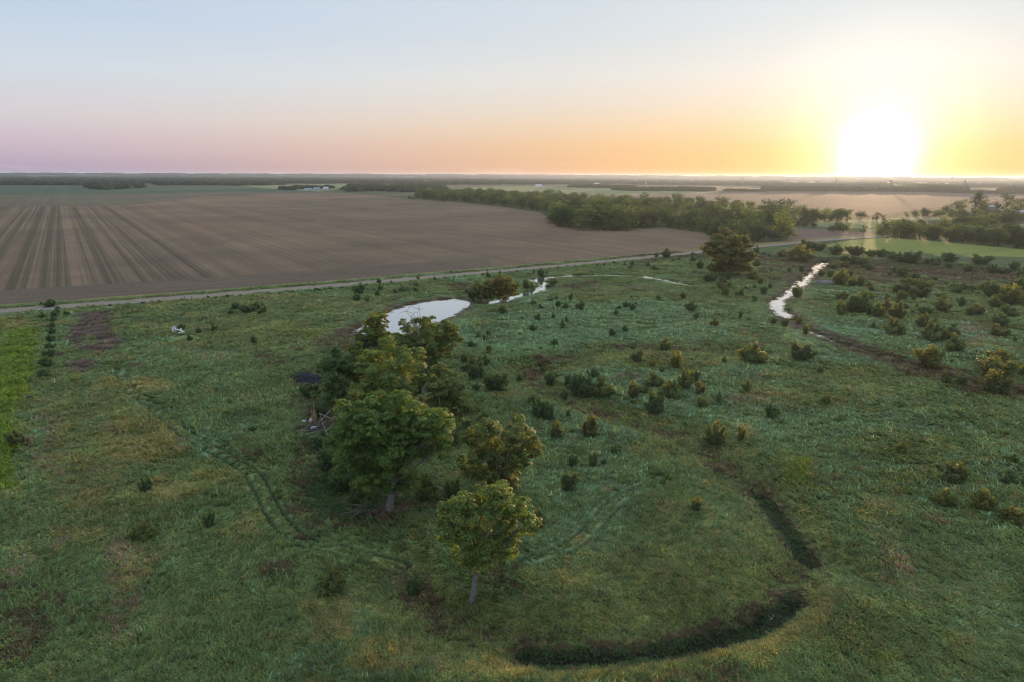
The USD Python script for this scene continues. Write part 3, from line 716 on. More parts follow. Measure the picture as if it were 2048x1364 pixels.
def big_tree(name, label, cat, foot, lobes, trunk_r, tone, tone2, size, dens, seed, trunk_to=None, dead=(), group=None, limbs=True, zmin=0.6):
    rng = np.random.default_rng(seed)
    base = ground(*foot)
    gz0 = base[2]
    B = []
    for L in lobes:
        px, py, r = L[:3]
        dd = L[3] if len(L) > 3 else rng.uniform(-1, 1) * r * slant(base) / FPX * 0.9
        b = list(blob_at(base, px, py, r, dd))
        b[2] = max(b[2], gz0 + zmin + 0.4 * b[3])
        B.append(b)
    for b in [list(q) for q in B]:
        for _ in range(3):
            d = sphere_dirs(1, rng)[0]
            d[2] = abs(d[2]) if rng.uniform() < 0.75 else d[2] * 0.6
            f = rng.uniform(0.3, 0.5)
            q = [b[i] + d[i] * b[3] * rng.uniform(0.8, 1.08) for i in range(3)]
            B.append(q + [b[3] * f, b[3] * f, b[3] * f * 0.9])
    nl_ = len(lobes)
    B = np.array(B)
    B[:nl_, 3:] *= 0.84
    t = thing(name, base, label=label, cat=cat, group=group)
    P = str(t.GetPath())
    loc = B.copy()
    loc[:, :3] -= base
    cen = loc[:, :3].mean(0)
    parts = []
    if trunk_to is not None:
        f = blob_at(base, *trunk_to, 1)
        fork = np.array(f[:3]) - base
    else:
        fork = np.array([cen[0] * 0.5, cen[1] * 0.5, max(1.0, 0.45 * cen[2])])
    parts.append(tube(bend(np.array([0, 0, -0.4]), fork, 7, rng, 0.03), trunk_r * 1.25, trunk_r * 0.72, 9, 0.05, rng))
    for l in loc[:nl_]:
        tip = l[:3] + rng.normal(0, 0.15, 3) * l[3]
        parts.append(tube(bend(fork, tip, 6, rng, 0.07), trunk_r * 0.45, trunk_r * 0.1, 5))
        for _ in range(3):
            parts.append(tube(bend(fork + (tip - fork) * rng.uniform(0.5, 0.9), l[:3] + sphere_dirs(1, rng)[0] * l[3] * 0.8, 4, rng, 0.08), trunk_r * 0.15, trunk_r * 0.04, 4))
    tv, tf = join(parts)
    bark = np.array((0.16, 0.135, 0.11)) if trunk_to is None else np.array((0.135, 0.118, 0.104))
    put('trunk', (tv, tf), BARK, P, True, np.tile(bark, (len(tv), 1)))
    for pts in dead:
        w = np.array([np.array(blob_at(base, q[0], q[1], 1, q[2])[:3]) - base for q in pts])
        ps = [tube(w, trunk_r * 0.22, trunk_r * 0.05, 5)]
        for k in range(9):
            a = w[rng.integers(1, len(w))]
            ps.append(tube(bend(a, a + rng.normal(0, 0.9, 3) + [0, 0, 0.5], 4, rng, 0.12), 0.045, 0.015, 4))
        dv, df = join(ps)
        put('dead_branch', (dv, df), BARK, P, True, np.tile((0.26, 0.235, 0.21), (len(dv), 1)))
    (cv, cf), ct, cn = crown_mesh(loc, dens, size, tone, rng, cluster=0.34, base2=tone2)
    put('crown', (cv, cf), LEAF, P, False, ct, cn)
    return t


LG, LY, LD = (0.075, 0.125, 0.035), (0.17, 0.17, 0.035), (0.045, 0.085, 0.03)
big_tree('cottonwood_tree', 'nearest broad tree with bare leaning pale trunk beside the curved ditch', 'tree', (942, 1206),
         [(925, 1030, 44), (962, 1000, 36), (1000, 992, 30), (985, 1045, 48), (903, 1062, 33), (932, 1085, 44), (1030, 1030, 32), (1056, 1052, 24), (990, 1098, 42), (955, 1122, 33), (1018, 1088, 33), (898, 1025, 26), (1000, 1020, 36)],
         0.25, (0.1, 0.152, 0.046), (0.165, 0.19, 0.052), 0.1, 70, 1, trunk_to=(956, 1128))
big_tree('cottonwood_tree', 'tallest cottonwood with thick pale trunk in the middle of the grove', 'tree', (778, 1026),
         [(800, 928, 52), (758, 900, 56), (842, 898, 52), (872, 868, 40), (852, 838, 40), (800, 850, 52), (742, 852, 52), (716, 828, 36), (884, 894, 28), (768, 810, 36), (816, 828, 36), (700, 888, 42), (735, 942, 46), (815, 968, 30), (690, 858, 32), (756, 958, 40), (700, 930, 36)],
         0.45, (0.088, 0.15, 0.042), (0.155, 0.19, 0.05), 0.11, 78, 2, trunk_to=(786, 962))
big_tree('cottonwood_tree', 'rounded olive tree standing alone right of the tallest cottonwood', 'tree', (988, 1003),
         [(985, 880, 36), (1035, 874, 36), (1064, 896, 26), (1010, 910, 42), (960, 905, 34), (946, 940, 28), (1000, 950, 38), (1030, 930, 28), (975, 978, 32), (945, 880, 20), (1012, 970, 28)],
         0.36, (0.1, 0.135, 0.048), (0.16, 0.17, 0.055), 0.115, 72, 3)
big_tree('cottonwood_tree', 'tall yellow-green crown behind the tallest cottonwood above the ash patch', 'tree', (790, 868),
         [(770, 728, 36), (812, 738, 38), (842, 772, 28), (790, 780, 42), (742, 758, 38), (760, 805, 38), (822, 802, 34), (730, 790, 34), (790, 820, 34)],
         0.45, (0.098, 0.15, 0.045), (0.165, 0.185, 0.052), 0.125, 60, 4)
big_tree('cottonwood_tree', 'olive crowned tree with a low drooping bough on the grove right edge', 'tree', (882, 872),
         [(895, 770, 34), (915, 800, 31), (880, 820, 34), (930, 815, 22), (870, 782, 28), (947, 824, 12, -1.5), (900, 842, 28), (865, 842, 28)],
         0.4, (0.105, 0.138, 0.045), (0.17, 0.17, 0.052), 0.13, 58, 5, dead=[[(848, 840, -2), (849, 810, -2), (846, 786, -2.2), (850, 772, -2.4)]])
big_tree('cottonwood_tree', 'wide tree at the pond shore with bare branches over the water', 'tree', (850, 748),
         [(830, 660, 28), (865, 655, 27), (895, 660, 23), (850, 690, 36), (810, 690, 28), (880, 695, 31), (785, 692, 22), (902, 680, 20), (865, 722, 28), (820, 716, 28), (780, 706, 16)],
         0.45, (0.1, 0.146, 0.05), (0.165, 0.172, 0.054), 0.15, 46, 6, dead=[[(845, 690, -2), (832, 655, -2.5), (822, 635, -3), (812, 622, -3.4)], [(842, 672, -1), (826, 648, -1.4), (806, 646, -1.8)], [(846, 670, 1), (842, 640, 1), (838, 618, 1)]])
big_tree('willow_tree', 'small yellow-green willow at the near left end of the pond', 'tree', (745, 692),
         [(754, 640, 19), (742, 652, 18), (762, 654, 16), (737, 672, 20), (757, 676, 18), (722, 678, 13), (768, 668, 12)],
         0.25, (0.10, 0.135, 0.03), (0.21, 0.19, 0.035), 0.18, 26, 7)
big_tree('cottonwood_tree', 'dark green tree on the left edge of the grove above brush pile', 'tree', (672, 812),
         [(662, 722, 24), (690, 732, 28), (665, 756, 30), (650, 738, 18), (690, 772, 28), (656, 790, 24), (682, 802, 24)],
         0.35, (0.085, 0.138, 0.055), (0.11, 0.165, 0.055), 0.18, 28, 8)
big_tree('cottonwood_tree', 'slim yellow-topped tree between the dark left tree and tall crown', 'tree', (722, 800),
         [(706, 702, 18), (720, 716, 22), (736, 738, 24), (716, 748, 24), (702, 726, 18), (725, 770, 24)],
         0.3, (0.09, 0.13, 0.035), (0.19, 0.18, 0.035), 0.17, 30, 9)
big_tree('willow_tree', 'left half of the bushy willows on the pond right shore', 'tree', (963, 605),
         [(955, 580, 15), (942, 586, 13), (962, 594, 13), (975, 576, 15), (945, 596, 11), (972, 592, 14)],
         0.3, (0.085, 0.11, 0.04), (0.15, 0.14, 0.04), 0.26, 18, 10, zmin=0.2)
big_tree('willow_tree', 'right half of the bushy willows with yellowing side by pond', 'tree', (1012, 605),
         [(1000, 566, 15), (1016, 575, 17), (990, 588, 15), (1026, 586, 12), (1006, 595, 14), (1031, 575, 9), (985, 572, 13)],
         0.3, (0.10, 0.115, 0.035), (0.2, 0.16, 0.035), 0.26, 18, 11, zmin=0.2)
big_tree('cottonwood_tree', 'large lone tree beside the road above the winding creek', 'tree', (1463, 552),
         [(1430, 490, 24), (1455, 480, 21), (1480, 492, 20), (1440, 515, 28), (1475, 520, 26), (1493, 516, 14), (1460, 540, 24), (1420, 503, 16), (1490, 536, 14), (1435, 538, 17), (1450, 500, 26)],
         0.6, (0.095, 0.115, 0.045), (0.17, 0.15, 0.045), 0.34, 11, 12, zmin=0.3)

# ------------------------------------------------------------------ shrubs: built once per kind and size, then set out one by one
SHADES = {'d': ('dark green', (0.058, 0.098, 0.04), (0.11, 0.148, 0.052)), 'o': ('olive green', (0.075, 0.105, 0.036), (0.17, 0.17, 0.05)),
          'y': ('yellowish green', (0.085, 0.105, 0.03), (0.23, 0.22, 0.045)), 'r': ('painted sunlit tipped', (0.07, 0.095, 0.034), (0.23, 0.19, 0.065))}  # second colours paint warm sunlight onto the upper tips
stage.CreateClassPrim('/World/shrub_kinds')
SHRUB = {}
for ti, (ty, (_, c0, c1)) in enumerate(SHADES.items()):
    for lod, (nstem, per, sz) in enumerate(((11, 30, 0.085), (20, 52, 0.055), (34, 80, 0.036))):
        for var in range(2):
            rng = np.random.default_rng(500 + ti * 10 + lod * 3 + var)
            P = f'/World/shrub_kinds/kind_{ty}_{lod}_{var}'
            stage.CreateClassPrim(P)
            stems, C, N, T = [], [], [], []
            nsub = 3 + var + lod
            subs = [(0.0, 0.0, 0.36, 1.0)] + [(math.cos(q) * r_, math.sin(q) * r_, s_, hh_) for q, r_, s_, hh_ in
                    zip(rng.uniform(0, 6.28) + np.arange(nsub) * 6.28 / nsub, rng.uniform(0.2, 0.32, nsub), rng.uniform(0.18, 0.3, nsub), rng.uniform(0.45, 0.95, nsub))]
            for k in range(nstem):
                sx, sy, sr, sh = subs[k % len(subs)]
                d0 = sphere_dirs(1, rng)[0]
                q = rng.uniform(0.1, 1.0) ** 0.6
                tip = np.array([sx + d0[0] * sr * q, sy + d0[1] * sr * q, sh * (0.42 + 0.5 * math.sqrt(max(0.0, 1 - q * q)) * rng.uniform(0.7, 1.12))])
                b = np.array([sx * 0.35, sy * 0.35, 0.0])
                st = bend(b - [0, 0, 0.05], tip, 4, rng, 0.05)
                if lod or k < 5:
                    stems.append(tube(st, 0.016, 0.004, 3))
                u = np.sqrt(rng.uniform(0.08, 1.0, per))
                pos = b + (tip - b) * u[:, None]
                spread = (0.2 - 0.14 * u) * (1.25 if lod < 2 else 1.05)
                d = sphere_dirs(per, rng)
                C.append(pos + d * spread[:, None] * rng.uniform(0.4, 1.2, (per, 1)))
                N.append(d * 0.7 + np.array([tip[0], tip[1], 0]) * 1.6 + [0, 0, 0.55])
                tt = np.clip((u - 0.5) * 1.8, 0, 1)[:, None] * rng.uniform(0.2, 1, (per, 1)) * (tip[2] / max(0.3, sh)) ** 2
                T.append((np.array(c0) + (np.array(c1) - np.array(c0)) * np.clip(tt, 0, 1)) * np.exp(rng.normal(0, 0.14)))
            C, N, T = np.vstack(C), np.vstack(N), np.vstack(T)
            C[:, 2] = np.maximum(C[:, 2], 0.02)
            v, f = leaf_quads(C, N, sz, rng)
            T = T * np.exp(rng.normal(0, 0.2, (len(T), 1)))
            sv, sf = join(stems)
            put('foliage', (v, f), LEAF, P, False, np.repeat(T, 4, 0), np.repeat(N / np.linalg.norm(N, axis=1, keepdims=True), 4, 0))
            put('stem', (sv, sf), BARK, P, True, np.tile((0.12, 0.1, 0.08), (len(sv), 1)))
            SHRUB[ty, lod, var] = P


def ordinal(n):
    words = 'first second third fourth fifth sixth seventh eighth ninth tenth eleventh twelfth'.split()
    if n <= 12:
        return words[n - 1]
    return f"{n}{'th' if 10 <= n % 100 <= 20 else {1: 'st', 2: 'nd', 3: 'rd'}.get(n % 10, 'th')}"


SPOTS = [  # (where, noun, ordered along, group, [(x, base y, width, height, kind), ...]) as measured on the photograph
    ('in the row beside gravel road', 'bush', 'x', 'small bushes along the road', [
        (115, 620, 10, 6, 'd'), (155, 617, 7, 4, 'd'), (188, 616, 8, 5, 'd'), (221, 614, 8, 5, 'd'), (256, 610, 8, 3, 'd'), (286, 609, 9, 5, 'd'), (318, 607, 11, 5, 'd'), (416, 597, 4, 6, 'd'), (432, 599, 9, 5, 'd'), (454, 597, 14, 6, 'd'), (481, 596, 12, 6, 'd'), (505, 594, 9, 5, 'd'),
        (558, 591, 8, 5, 'd'), (585, 588, 9, 4, 'd'), (611, 586, 9, 5, 'd'), (634, 584, 10, 7, 'd'), (660, 581, 9, 6, 'd'), (683, 579, 9, 5, 'd'), (734, 573, 8, 5, 'd'), (758, 569, 9, 11, 'd'), (782, 569, 8, 6, 'd'), (836, 560, 6, 7, 'd'), (870, 561, 8, 6, 'd'), (890, 559, 7, 5, 'd'), (909, 558, 6, 5, 'd'), (928, 555, 5, 4, 'd'), (947, 554, 5, 4, 'd'), (965, 552, 6, 5, 'd'), (976, 556, 9, 12, 'd'), (1000, 548, 6, 5, 'd'),
        (1017, 547, 4, 4, 'd'), (1034, 545, 5, 4, 'd'), (1052, 543, 4, 4, 'd'), (1067, 549, 4, 10, 'd'), (1100, 539, 4, 4, 'd'), (1116, 537, 4, 4, 'd'), (1134, 535, 4, 4, 'd'), (1149, 534, 3, 3, 'd'), (1168, 532, 4, 4, 'd'), (1194, 535, 4, 5, 'd'), (1208, 533, 3, 7, 'd'), (1228, 528, 7, 5, 'd'), (1313, 517, 8, 10, 'd'), (1332, 517, 20, 17, 'o'), (1348, 524, 4, 5, 'd'), (1357, 522, 5, 7, 'd'), (1363, 516, 4, 4, 'd'), (1373, 514, 4, 4, 'd'), (1385, 513, 10, 7, 'd')]),
    ('in the dark line below the road', 'bush', 'y', 'dark bushes in a line at the left', [
        (99, 617, 27, 15, 'd'), (112, 628, 12, 10, 'd'), (110, 636, 16, 13, 'd'), (106, 647, 14, 13, 'd'), (104, 658, 14, 13, 'd'), (104, 671, 15, 15, 'd'), (102, 686, 16, 15, 'd'), (100, 702, 18, 15, 'd'), (98, 718, 22, 18, 'd'), (94, 738, 26, 22, 'd'), (90, 758, 24, 18, 'd')]),
    ('on the left meadow below the road', 'shrub', 'x', 'shrubs of the left meadow', [
        (84, 637, 12, 10, 'd'), (133, 633, 12, 9, 'd'), (364, 663, 17, 13, 'd'), (380, 685, 10, 14, 'd'), (397, 668, 10, 14, 'd'), (411, 640, 9, 6, 'd'), (429, 667, 12, 17, 'd'), (508, 690, 14, 18, 'd')]),
    ('in the dark thicket on the left meadow', 'shrub', 'x', 'shrubs of the dark thicket', [
        (461, 631, 12, 13, 'd'), (472, 621, 18, 15, 'd'), (488, 626, 18, 14, 'd'), (500, 630, 30, 18, 'd'), (513, 622, 20, 15, 'd'), (521, 631, 12, 12, 'd'), (530, 626, 10, 13, 'd')]),
    ('between road and pond left end', 'shrub', 'x', 'shrubs left of the pond', [
        (633, 631, 6, 5, 'd'), (713, 605, 16, 16, 'd'), (718, 592, 26, 22, 'd'), (737, 607, 12, 15, 'd'), (755, 594, 11, 12, 'd'), (761, 583, 10, 13, 'd'), (790, 588, 8, 9, 'd'), (803, 585, 12, 11, 'd'), (831, 586, 10, 10, 'd'), (833, 575, 12, 9, 'd')]),
    ('along the brook by the willows', 'shrub', 'x', 'shrubs along the brook', [
        (1053, 583, 18, 23, 'd'), (1064, 580, 14, 13, 'y'), (1083, 558, 20, 19, 'd'), (1096, 577, 12, 10, 'd'), (1106, 572, 20, 13, 'y')]),
    ('on the meadow just right of the pond', 'shrub', 'x', 'shrubs right of the pond', [
        (1005, 631, 18, 20, 'o'), (1044, 640, 7, 7, 'd'), (1067, 613, 12, 12, 'd'), (1067, 625, 5, 7, 'd'), (1065, 665, 15, 15, 'd'), (1075, 643, 13, 15, 'd'), (1081, 619, 9, 10, 'd'), (1101, 605, 11, 8, 'd'), (1106, 640, 9, 13, 'd'), (1109, 695, 12, 17, 'd'), (1112, 601, 7, 8, 'd'), (1116, 615, 12, 13, 'o'), (1125, 659, 11, 16, 'd'), (1131, 620, 14, 13, 'o'), (1133, 645, 6, 12, 'd'), (1141, 602, 8, 14, 'd'), (1159, 652, 4, 5, 'd'), (1160, 623, 19, 18, 'd')]),
    ('between road and the far brook bend', 'shrub', 'x', 'shrubs above the far brook', [
        (1249, 532, 5, 7, 'd'), (1261, 541, 8, 10, 'd'), (1265, 532, 9, 9, 'd'), (1296, 535, 7, 10, 'd'), (1307, 543, 10, 10, 'd'), (1315, 543, 4, 7, 'd'), (1344, 523, 3, 4, 'd'), (1386, 526, 12, 11, 'd'), (1400, 540, 14, 17, 'd')]),
    ('on the open middle meadow', 'shrub', 'x', 'shrubs of the open middle meadow', [
        (1205, 604, 7, 5, 'd'), (1218, 608, 5, 5, 'd'), (1224, 676, 12, 18, 'd'), (1231, 633, 10, 13, 'd'), (1238, 620, 9, 8, 'd'), (1250, 667, 13, 14, 'd'), (1253, 618, 19, 13, 'd'), (1263, 597, 5, 5, 'd'), (1265, 622, 12, 13, 'd'), (1268, 629, 5, 6, 'd'), (1272, 613, 6, 9, 'd'), (1316, 601, 10, 10, 'd'), (1366, 599, 11, 13, 'd'), (1382, 627, 21, 20, 'd'), (1392, 641, 11, 14, 'd'), (1429, 655, 18, 18, 'r'), (1480, 640, 9, 18, 'o'), (1498, 644, 8, 8, 'o')]),
    ('at the foot of the lone roadside tree', 'shrub', 'x', 'shrubs around the lone roadside tree', [
        (1412, 564, 12, 13, 'd'), (1422, 567, 24, 19, 'd'), (1447, 581, 30, 24, 'o'), (1450, 594, 14, 22, 'o'), (1452, 563, 30, 20, 'd'), (1473, 594, 7, 10, 'd'), (1482, 594, 12, 16, 'd'), (1490, 581, 8, 9, 'd'), (1506, 562, 30, 18, 'o'), (1508, 578, 6, 10, 'd'), (1513, 536, 18, 16, 'o'), (1514, 509, 12, 14, 'd'), (1520, 571, 11, 16, 'o'), (1527, 510, 10, 5, 'd'), (1538, 514, 5, 7, 'd'), (1539, 557, 4, 6, 'd'), (1540, 578, 7, 11, 'd'), (1542, 544, 5, 8, 'd')]),
    ('on the left bank of the bright creek', 'shrub', 'x', 'shrubs left of the creek', [
        (1509, 605, 11, 13, 'd'), (1526, 645, 4, 4, 'd'), (1527, 590, 16, 15, 'd'), (1546, 649, 14, 13, 'd'), (1570, 654, 16, 15, 'd'), (1578, 545, 8, 11, 'd'), (1591, 642, 8, 8, 'y'), (1601, 653, 16, 21, 'y'), (1603, 545, 13, 13, 'd'), (1611, 670, 14, 19, 'o'), (1662, 682, 7, 7, 'd')]),
    ('at the head of the bright creek', 'shrub', 'x', 'bushes at the head of the creek', [
        (1565, 518, 25, 15, 'd'), (1600, 528, 47, 30, 'y'), (1612, 503, 30, 18, 'd'), (1638, 504, 30, 20, 'd'), (1672, 512, 28, 19, 'd'), (1710, 514, 33, 22, 'd')]),
    ('in the hedge below the hay field', 'shrub', 'x', 'bushes of the hedge under the hay field', [
        (1741, 515, 24, 12, 'd'), (1762, 516, 28, 14, 'd'), (1784, 521, 24, 14, 'd'), (1802, 527, 26, 18, 'd'), (1822, 531, 36, 23, 'd'), (1859, 532, 21, 15, 'd'), (1870, 534, 14, 10, 'd'), (1877, 525, 9, 9, 'd'), (1898, 527, 30, 17, 'd'), (1899, 538, 18, 11, 'd'), (1935, 545, 19, 13, 'd'), (1961, 532, 40, 20, 'd'), (1986, 550, 24, 18, 'd'), (2008, 551, 21, 12, 'd'), (2027, 543, 19, 18, 'd'), (2043, 556, 22, 22, 'o')]),
    ('on the right bank near the creek head', 'shrub', 'x', 'bushes right of the creek head', [
        (1594, 597, 23, 24, 'o'), (1642, 554, 12, 12, 'd'), (1660, 556, 13, 15, 'd'), (1665, 539, 22, 11, 'y'), (1679, 575, 29, 31, 'o'), (1688, 537, 20, 13, 'y'), (1695, 558, 18, 17, 'o'), (1699, 532, 40, 20, 'd'), (1705, 575, 18, 17, 'o'), (1721, 577, 17, 24, 'd'), (1729, 539, 24, 22, 'd'), (1737, 543, 17, 13, 'd'), (1740, 575, 13, 10, 'y'), (1744, 584, 16, 11, 'd')]),
    ('on the slope under the hay field', 'shrub', 'x', 'bushes of the far right slope', [
        (1779, 554, 7, 10, 'd'), (1789, 548, 12, 15, 'd'), (1802, 556, 21, 20, 'd'), (1811, 573, 24, 16, 'y'), (1829, 559, 19, 10, 'd'), (1834, 576, 20, 16, 'y'), (1848, 565, 7, 8, 'd'), (1861, 578, 10, 9, 'd'), (1870, 562, 8, 8, 'd'), (1893, 569, 5, 5, 'd'), (1907, 577, 10, 8, 'd'), (1913, 590, 18, 16, 'd'), (1927, 582, 16, 13, 'd'), (1946, 583, 16, 9, 'o'), (1959, 582, 16, 9, 'o'), (1974, 582, 24, 16, 'o'), (1981, 597, 30, 27, 'd'), (2012, 583, 20, 9, 'y'), (2023, 574, 9, 13, 'd'), (2042, 588, 24, 30, 'd'), (2043, 566, 16, 24, 'd')]),
    ('in the thicket by the creek bend', 'shrub', 'x', 'shrubs of the thicket by the creek bend', [
        (1682, 634, 19, 30, 'o'), (1683, 602, 22, 15, 'o'), (1700, 628, 26, 28, 'd'), (1715, 630, 40, 38, 'd'), (1730, 602, 30, 16, 'y'), (1736, 632, 24, 24, 'd'), (1755, 637, 22, 28, 'o'), (1772, 624, 16, 25, 'o'), (1774, 601, 10, 12, 'd')]),
    ('on the right meadow beyond the creek', 'shrub', 'x', 'shrubs of the right meadow', [
        (1746, 657, 7, 14, 'd'), (1788, 674, 38, 34, 'o'), (1792, 641, 32, 30, 'o'), (1796, 610, 9, 12, 'd'), (1802, 591, 32, 20, 'd'), (1803, 602, 19, 19, 'y'), (1809, 620, 13, 11, 'd'), (1824, 627, 6, 6, 'd'), (1827, 602, 9, 13, 'o'), (1833, 616, 7, 9, 'r'), (1840, 599, 38, 32, 'o'), (1844, 658, 26, 28, 'o'), (1851, 631, 24, 14, 'd'), (1871, 648, 12, 10, 'd'), (1866, 686, 46, 38, 'o'), (1884, 600, 20, 12, 'y'), (1884, 627, 28, 27, 'o'), (1892, 684, 42, 36, 'd'), (1909, 708, 33, 37, 'o'), (1922, 615, 14, 20, 'd'), (1940, 634, 16, 18, 'r'), (1955, 709, 14, 8, 'd'), (1955, 633, 26, 20, 'r'), (1903, 727, 4, 8, 'd')]),
    ('by the right edge beyond the creek', 'shrub', 'x', 'shrubs at the right edge', [
        (1990, 619, 25, 23, 'o'), (1995, 676, 30, 22, 'r'), (1997, 657, 28, 27, 'd'), (2016, 637, 28, 23, 'o'), (2019, 614, 48, 34, 'y'), (2028, 638, 15, 12, 'd'), (2029, 685, 7, 12, 'd'), (2044, 752, 14, 22, 'o')]),
    ('along the dry creek bed', 'shrub', 'x', 'shrubs along the dry creek bed', [
        (1856, 739, 48, 38, 'y'), (1889, 769, 14, 22, 'o'), (1915, 776, 30, 24, 'o'), (1940, 798, 13, 12, 'd'), (1989, 763, 66, 36, 'y'), (1989, 793, 44, 46, 'r'), (1996, 730, 42, 24, 'y')]),
    ('on the slope before the dry creek', 'shrub', 'x', 'shrubs of the near slope', [
        (1448, 728, 10, 14, 'd'), (1494, 786, 18, 24, 'y'), (1501, 731, 50, 42, 'o'), (1525, 729, 12, 10, 'd'), (1543, 842, 26, 31, 'd'), (1602, 725, 50, 32, 'd'), (1640, 750, 12, 16, 'd'), (1649, 789, 7, 6, 'd'), (1651, 811, 18, 20, 'o'), (1755, 814, 11, 9, 'd'), (1801, 816, 8, 7, 'd'), (1810, 795, 13, 5, 'd')]),
    ('in the loose group above the brown swale', 'shrub', 'x', 'shrubs above the brown swale', [
        (1267, 704, 14, 12, 'd'), (1275, 727, 28, 24, 'r'), (1305, 735, 16, 13, 'o'), (1323, 745, 10, 11, 'd'), (1330, 707, 24, 28, 'o'), (1334, 718, 10, 8, 'o'), (1351, 738, 26, 34, 'y')]),
    ('in the middle meadow cluster', 'shrub', 'x', 'shrubs of the middle cluster', [
        (1268, 800, 26, 36, 'r'), (1288, 794, 34, 22, 'd'), (1308, 836, 38, 44, 'd'), (1309, 777, 36, 28, 'o'), (1325, 800, 26, 20, 'd'), (1341, 802, 42, 40, 'o'), (1369, 782, 32, 36, 'o'), (1388, 771, 22, 31, 'd'), (1399, 792, 20, 27, 'r'), (1402, 821, 24, 24, 'o'), (1438, 810, 11, 24, 'd')]),
    ('in the big thicket left of the cluster', 'shrub', 'x', 'shrubs of the big thicket', [
        (1099, 774, 20, 29, 'd'), (1085, 746, 14, 12, 'd'), (1126, 735, 12, 12, 'y'), (1128, 803, 16, 22, 'd'), (1138, 777, 22, 26, 'd'), (1158, 796, 44, 40, 'd'), (1178, 800, 40, 42, 'd'), (1187, 759, 22, 18, 'd'), (1206, 801, 42, 44, 'o')]),
    ('just right of the cottonwood grove', 'shrub', 'x', 'shrubs right of the grove', [
        (929, 728, 16, 20, 'r'), (932, 747, 20, 18, 'd'), (937, 857, 18, 14, 'd'), (943, 698, 18, 14, 'd'), (946, 733, 16, 13, 'd'), (952, 788, 18, 20, 'd'), (953, 764, 34, 34, 'd'), (956, 679, 9, 15, 'o'), (968, 847, 20, 20, 'd'), (970, 687, 10, 17, 'd'), (970, 737, 18, 25, 'd'), (976, 673, 8, 11, 'o'), (978, 709, 12, 18, 'o'), (984, 785, 34, 36, 'd'), (1002, 788, 34, 38, 'd'), (1006, 728, 6, 7, 'd'), (1039, 766, 12, 17, 'd')]),
    ('on the meadow inside the ditch curve', 'shrub', 'x', 'shrubs inside the ditch curve', [
        (1063, 814, 14, 24, 'd'), (1076, 842, 28, 40, 'd'), (1094, 846, 30, 48, 'd'), (1111, 881, 26, 38, 'r'), (1136, 837, 10, 17, 'd'), (1139, 988, 36, 40, 'd'), (1146, 936, 20, 28, 'd'), (1181, 879, 34, 46, 'r'), (1185, 936, 20, 31, 'o'), (1204, 865, 10, 8, 'd'), (1208, 930, 10, 11, 'd'), (1230, 911, 18, 17, 'd'), (1346, 914, 11, 8, 'd'), (1392, 1026, 22, 30, 'o'), (1428, 897, 34, 50, 'r'), (1481, 883, 14, 32, 'r')]),
    ('on the open slope at the right', 'shrub', 'x', 'shrubs of the open right slope', [
        (1802, 911, 22, 26, 'y'), (1870, 944, 24, 14, 'y'), (1889, 1016, 32, 36, 'y'), (1906, 973, 44, 44, 'r'), (1965, 1026, 38, 44, 'y'), (1995, 913, 10, 12, 'd'), (2014, 972, 28, 30, 'd'), (2020, 931, 24, 20, 'o'), (2027, 1051, 40, 32, 'y'), (2035, 947, 14, 10, 'd'), (2044, 973, 14, 14, 'd')]),
    ('on the near left meadow', 'shrub', 'x', 'shrubs of the near left meadow', [
        (32, 893, 34, 28, 'o'), (285, 1087, 44, 42, 'o'), (291, 987, 28, 28, 'd'), (419, 1057, 22, 34, 'd'), (505, 866, 14, 12, 'd'), (664, 1192, 54, 54, 'o'), (828, 1192, 34, 40, 'd')]),
    ('under the trees of the grove', 'shrub', 'x', 'undergrowth of the grove', [
        (640, 905, 44, 34, 'd'), (660, 945, 54, 50, 'd'), (688, 985, 58, 56, 'd'), (716, 1012, 44, 44, 'd'), (742, 1030, 40, 46, 'd'), (700, 905, 60, 60, 'd'), (855, 1005, 46, 50, 'o'), (905, 1000, 36, 44, 'd'), (1070, 1062, 36, 42, 'r'), (800, 905, 60, 60, 'd'), (622, 800, 40, 36, 'd'), (640, 838, 40, 40, 'd'), (760, 695, 34, 22, 'd'), (722, 700, 30, 20, 'd'), (798, 752, 40, 36, 'd'), (900, 900, 40, 36, 'd')]),
]
_k = 0
for where, noun, along, group, items in SPOTS:
    order = sorted(range(len(items)), key=lambda i: items[i][0 if along == 'x' else 1])
    for rank, i in enumerate(order):
        x, y, w, h, ty = items[i]
        rng = np.random.default_rng(9000 + _k)
        p = ground(x, y - 0.12 * w)
        m = slant(p) / FPX
        lod = 0 if w < 13 else 1 if w < 30 else 2
        size = 'small' if max(w, h) < 13 else 'medium' if max(w, h) < 28 else 'large'
        t = thing('shrub', p, rng.uniform(0, 360), (w * m * (1.42 if x > 1640 else 1.32), w * m * (1.42 if x > 1640 else 1.32), h * m * 1.27),
                  f"{size} {SHADES[ty][0]} {noun} {where}, {ordinal(rank + 1)} from {'left' if along == 'x' else 'the road'}", 'shrub', group)
        t.GetReferences().AddInternalReference(Sdf.Path(SHRUB[ty, lod, _k % 2]))
        t.SetInstanceable(True)
        _k += 1

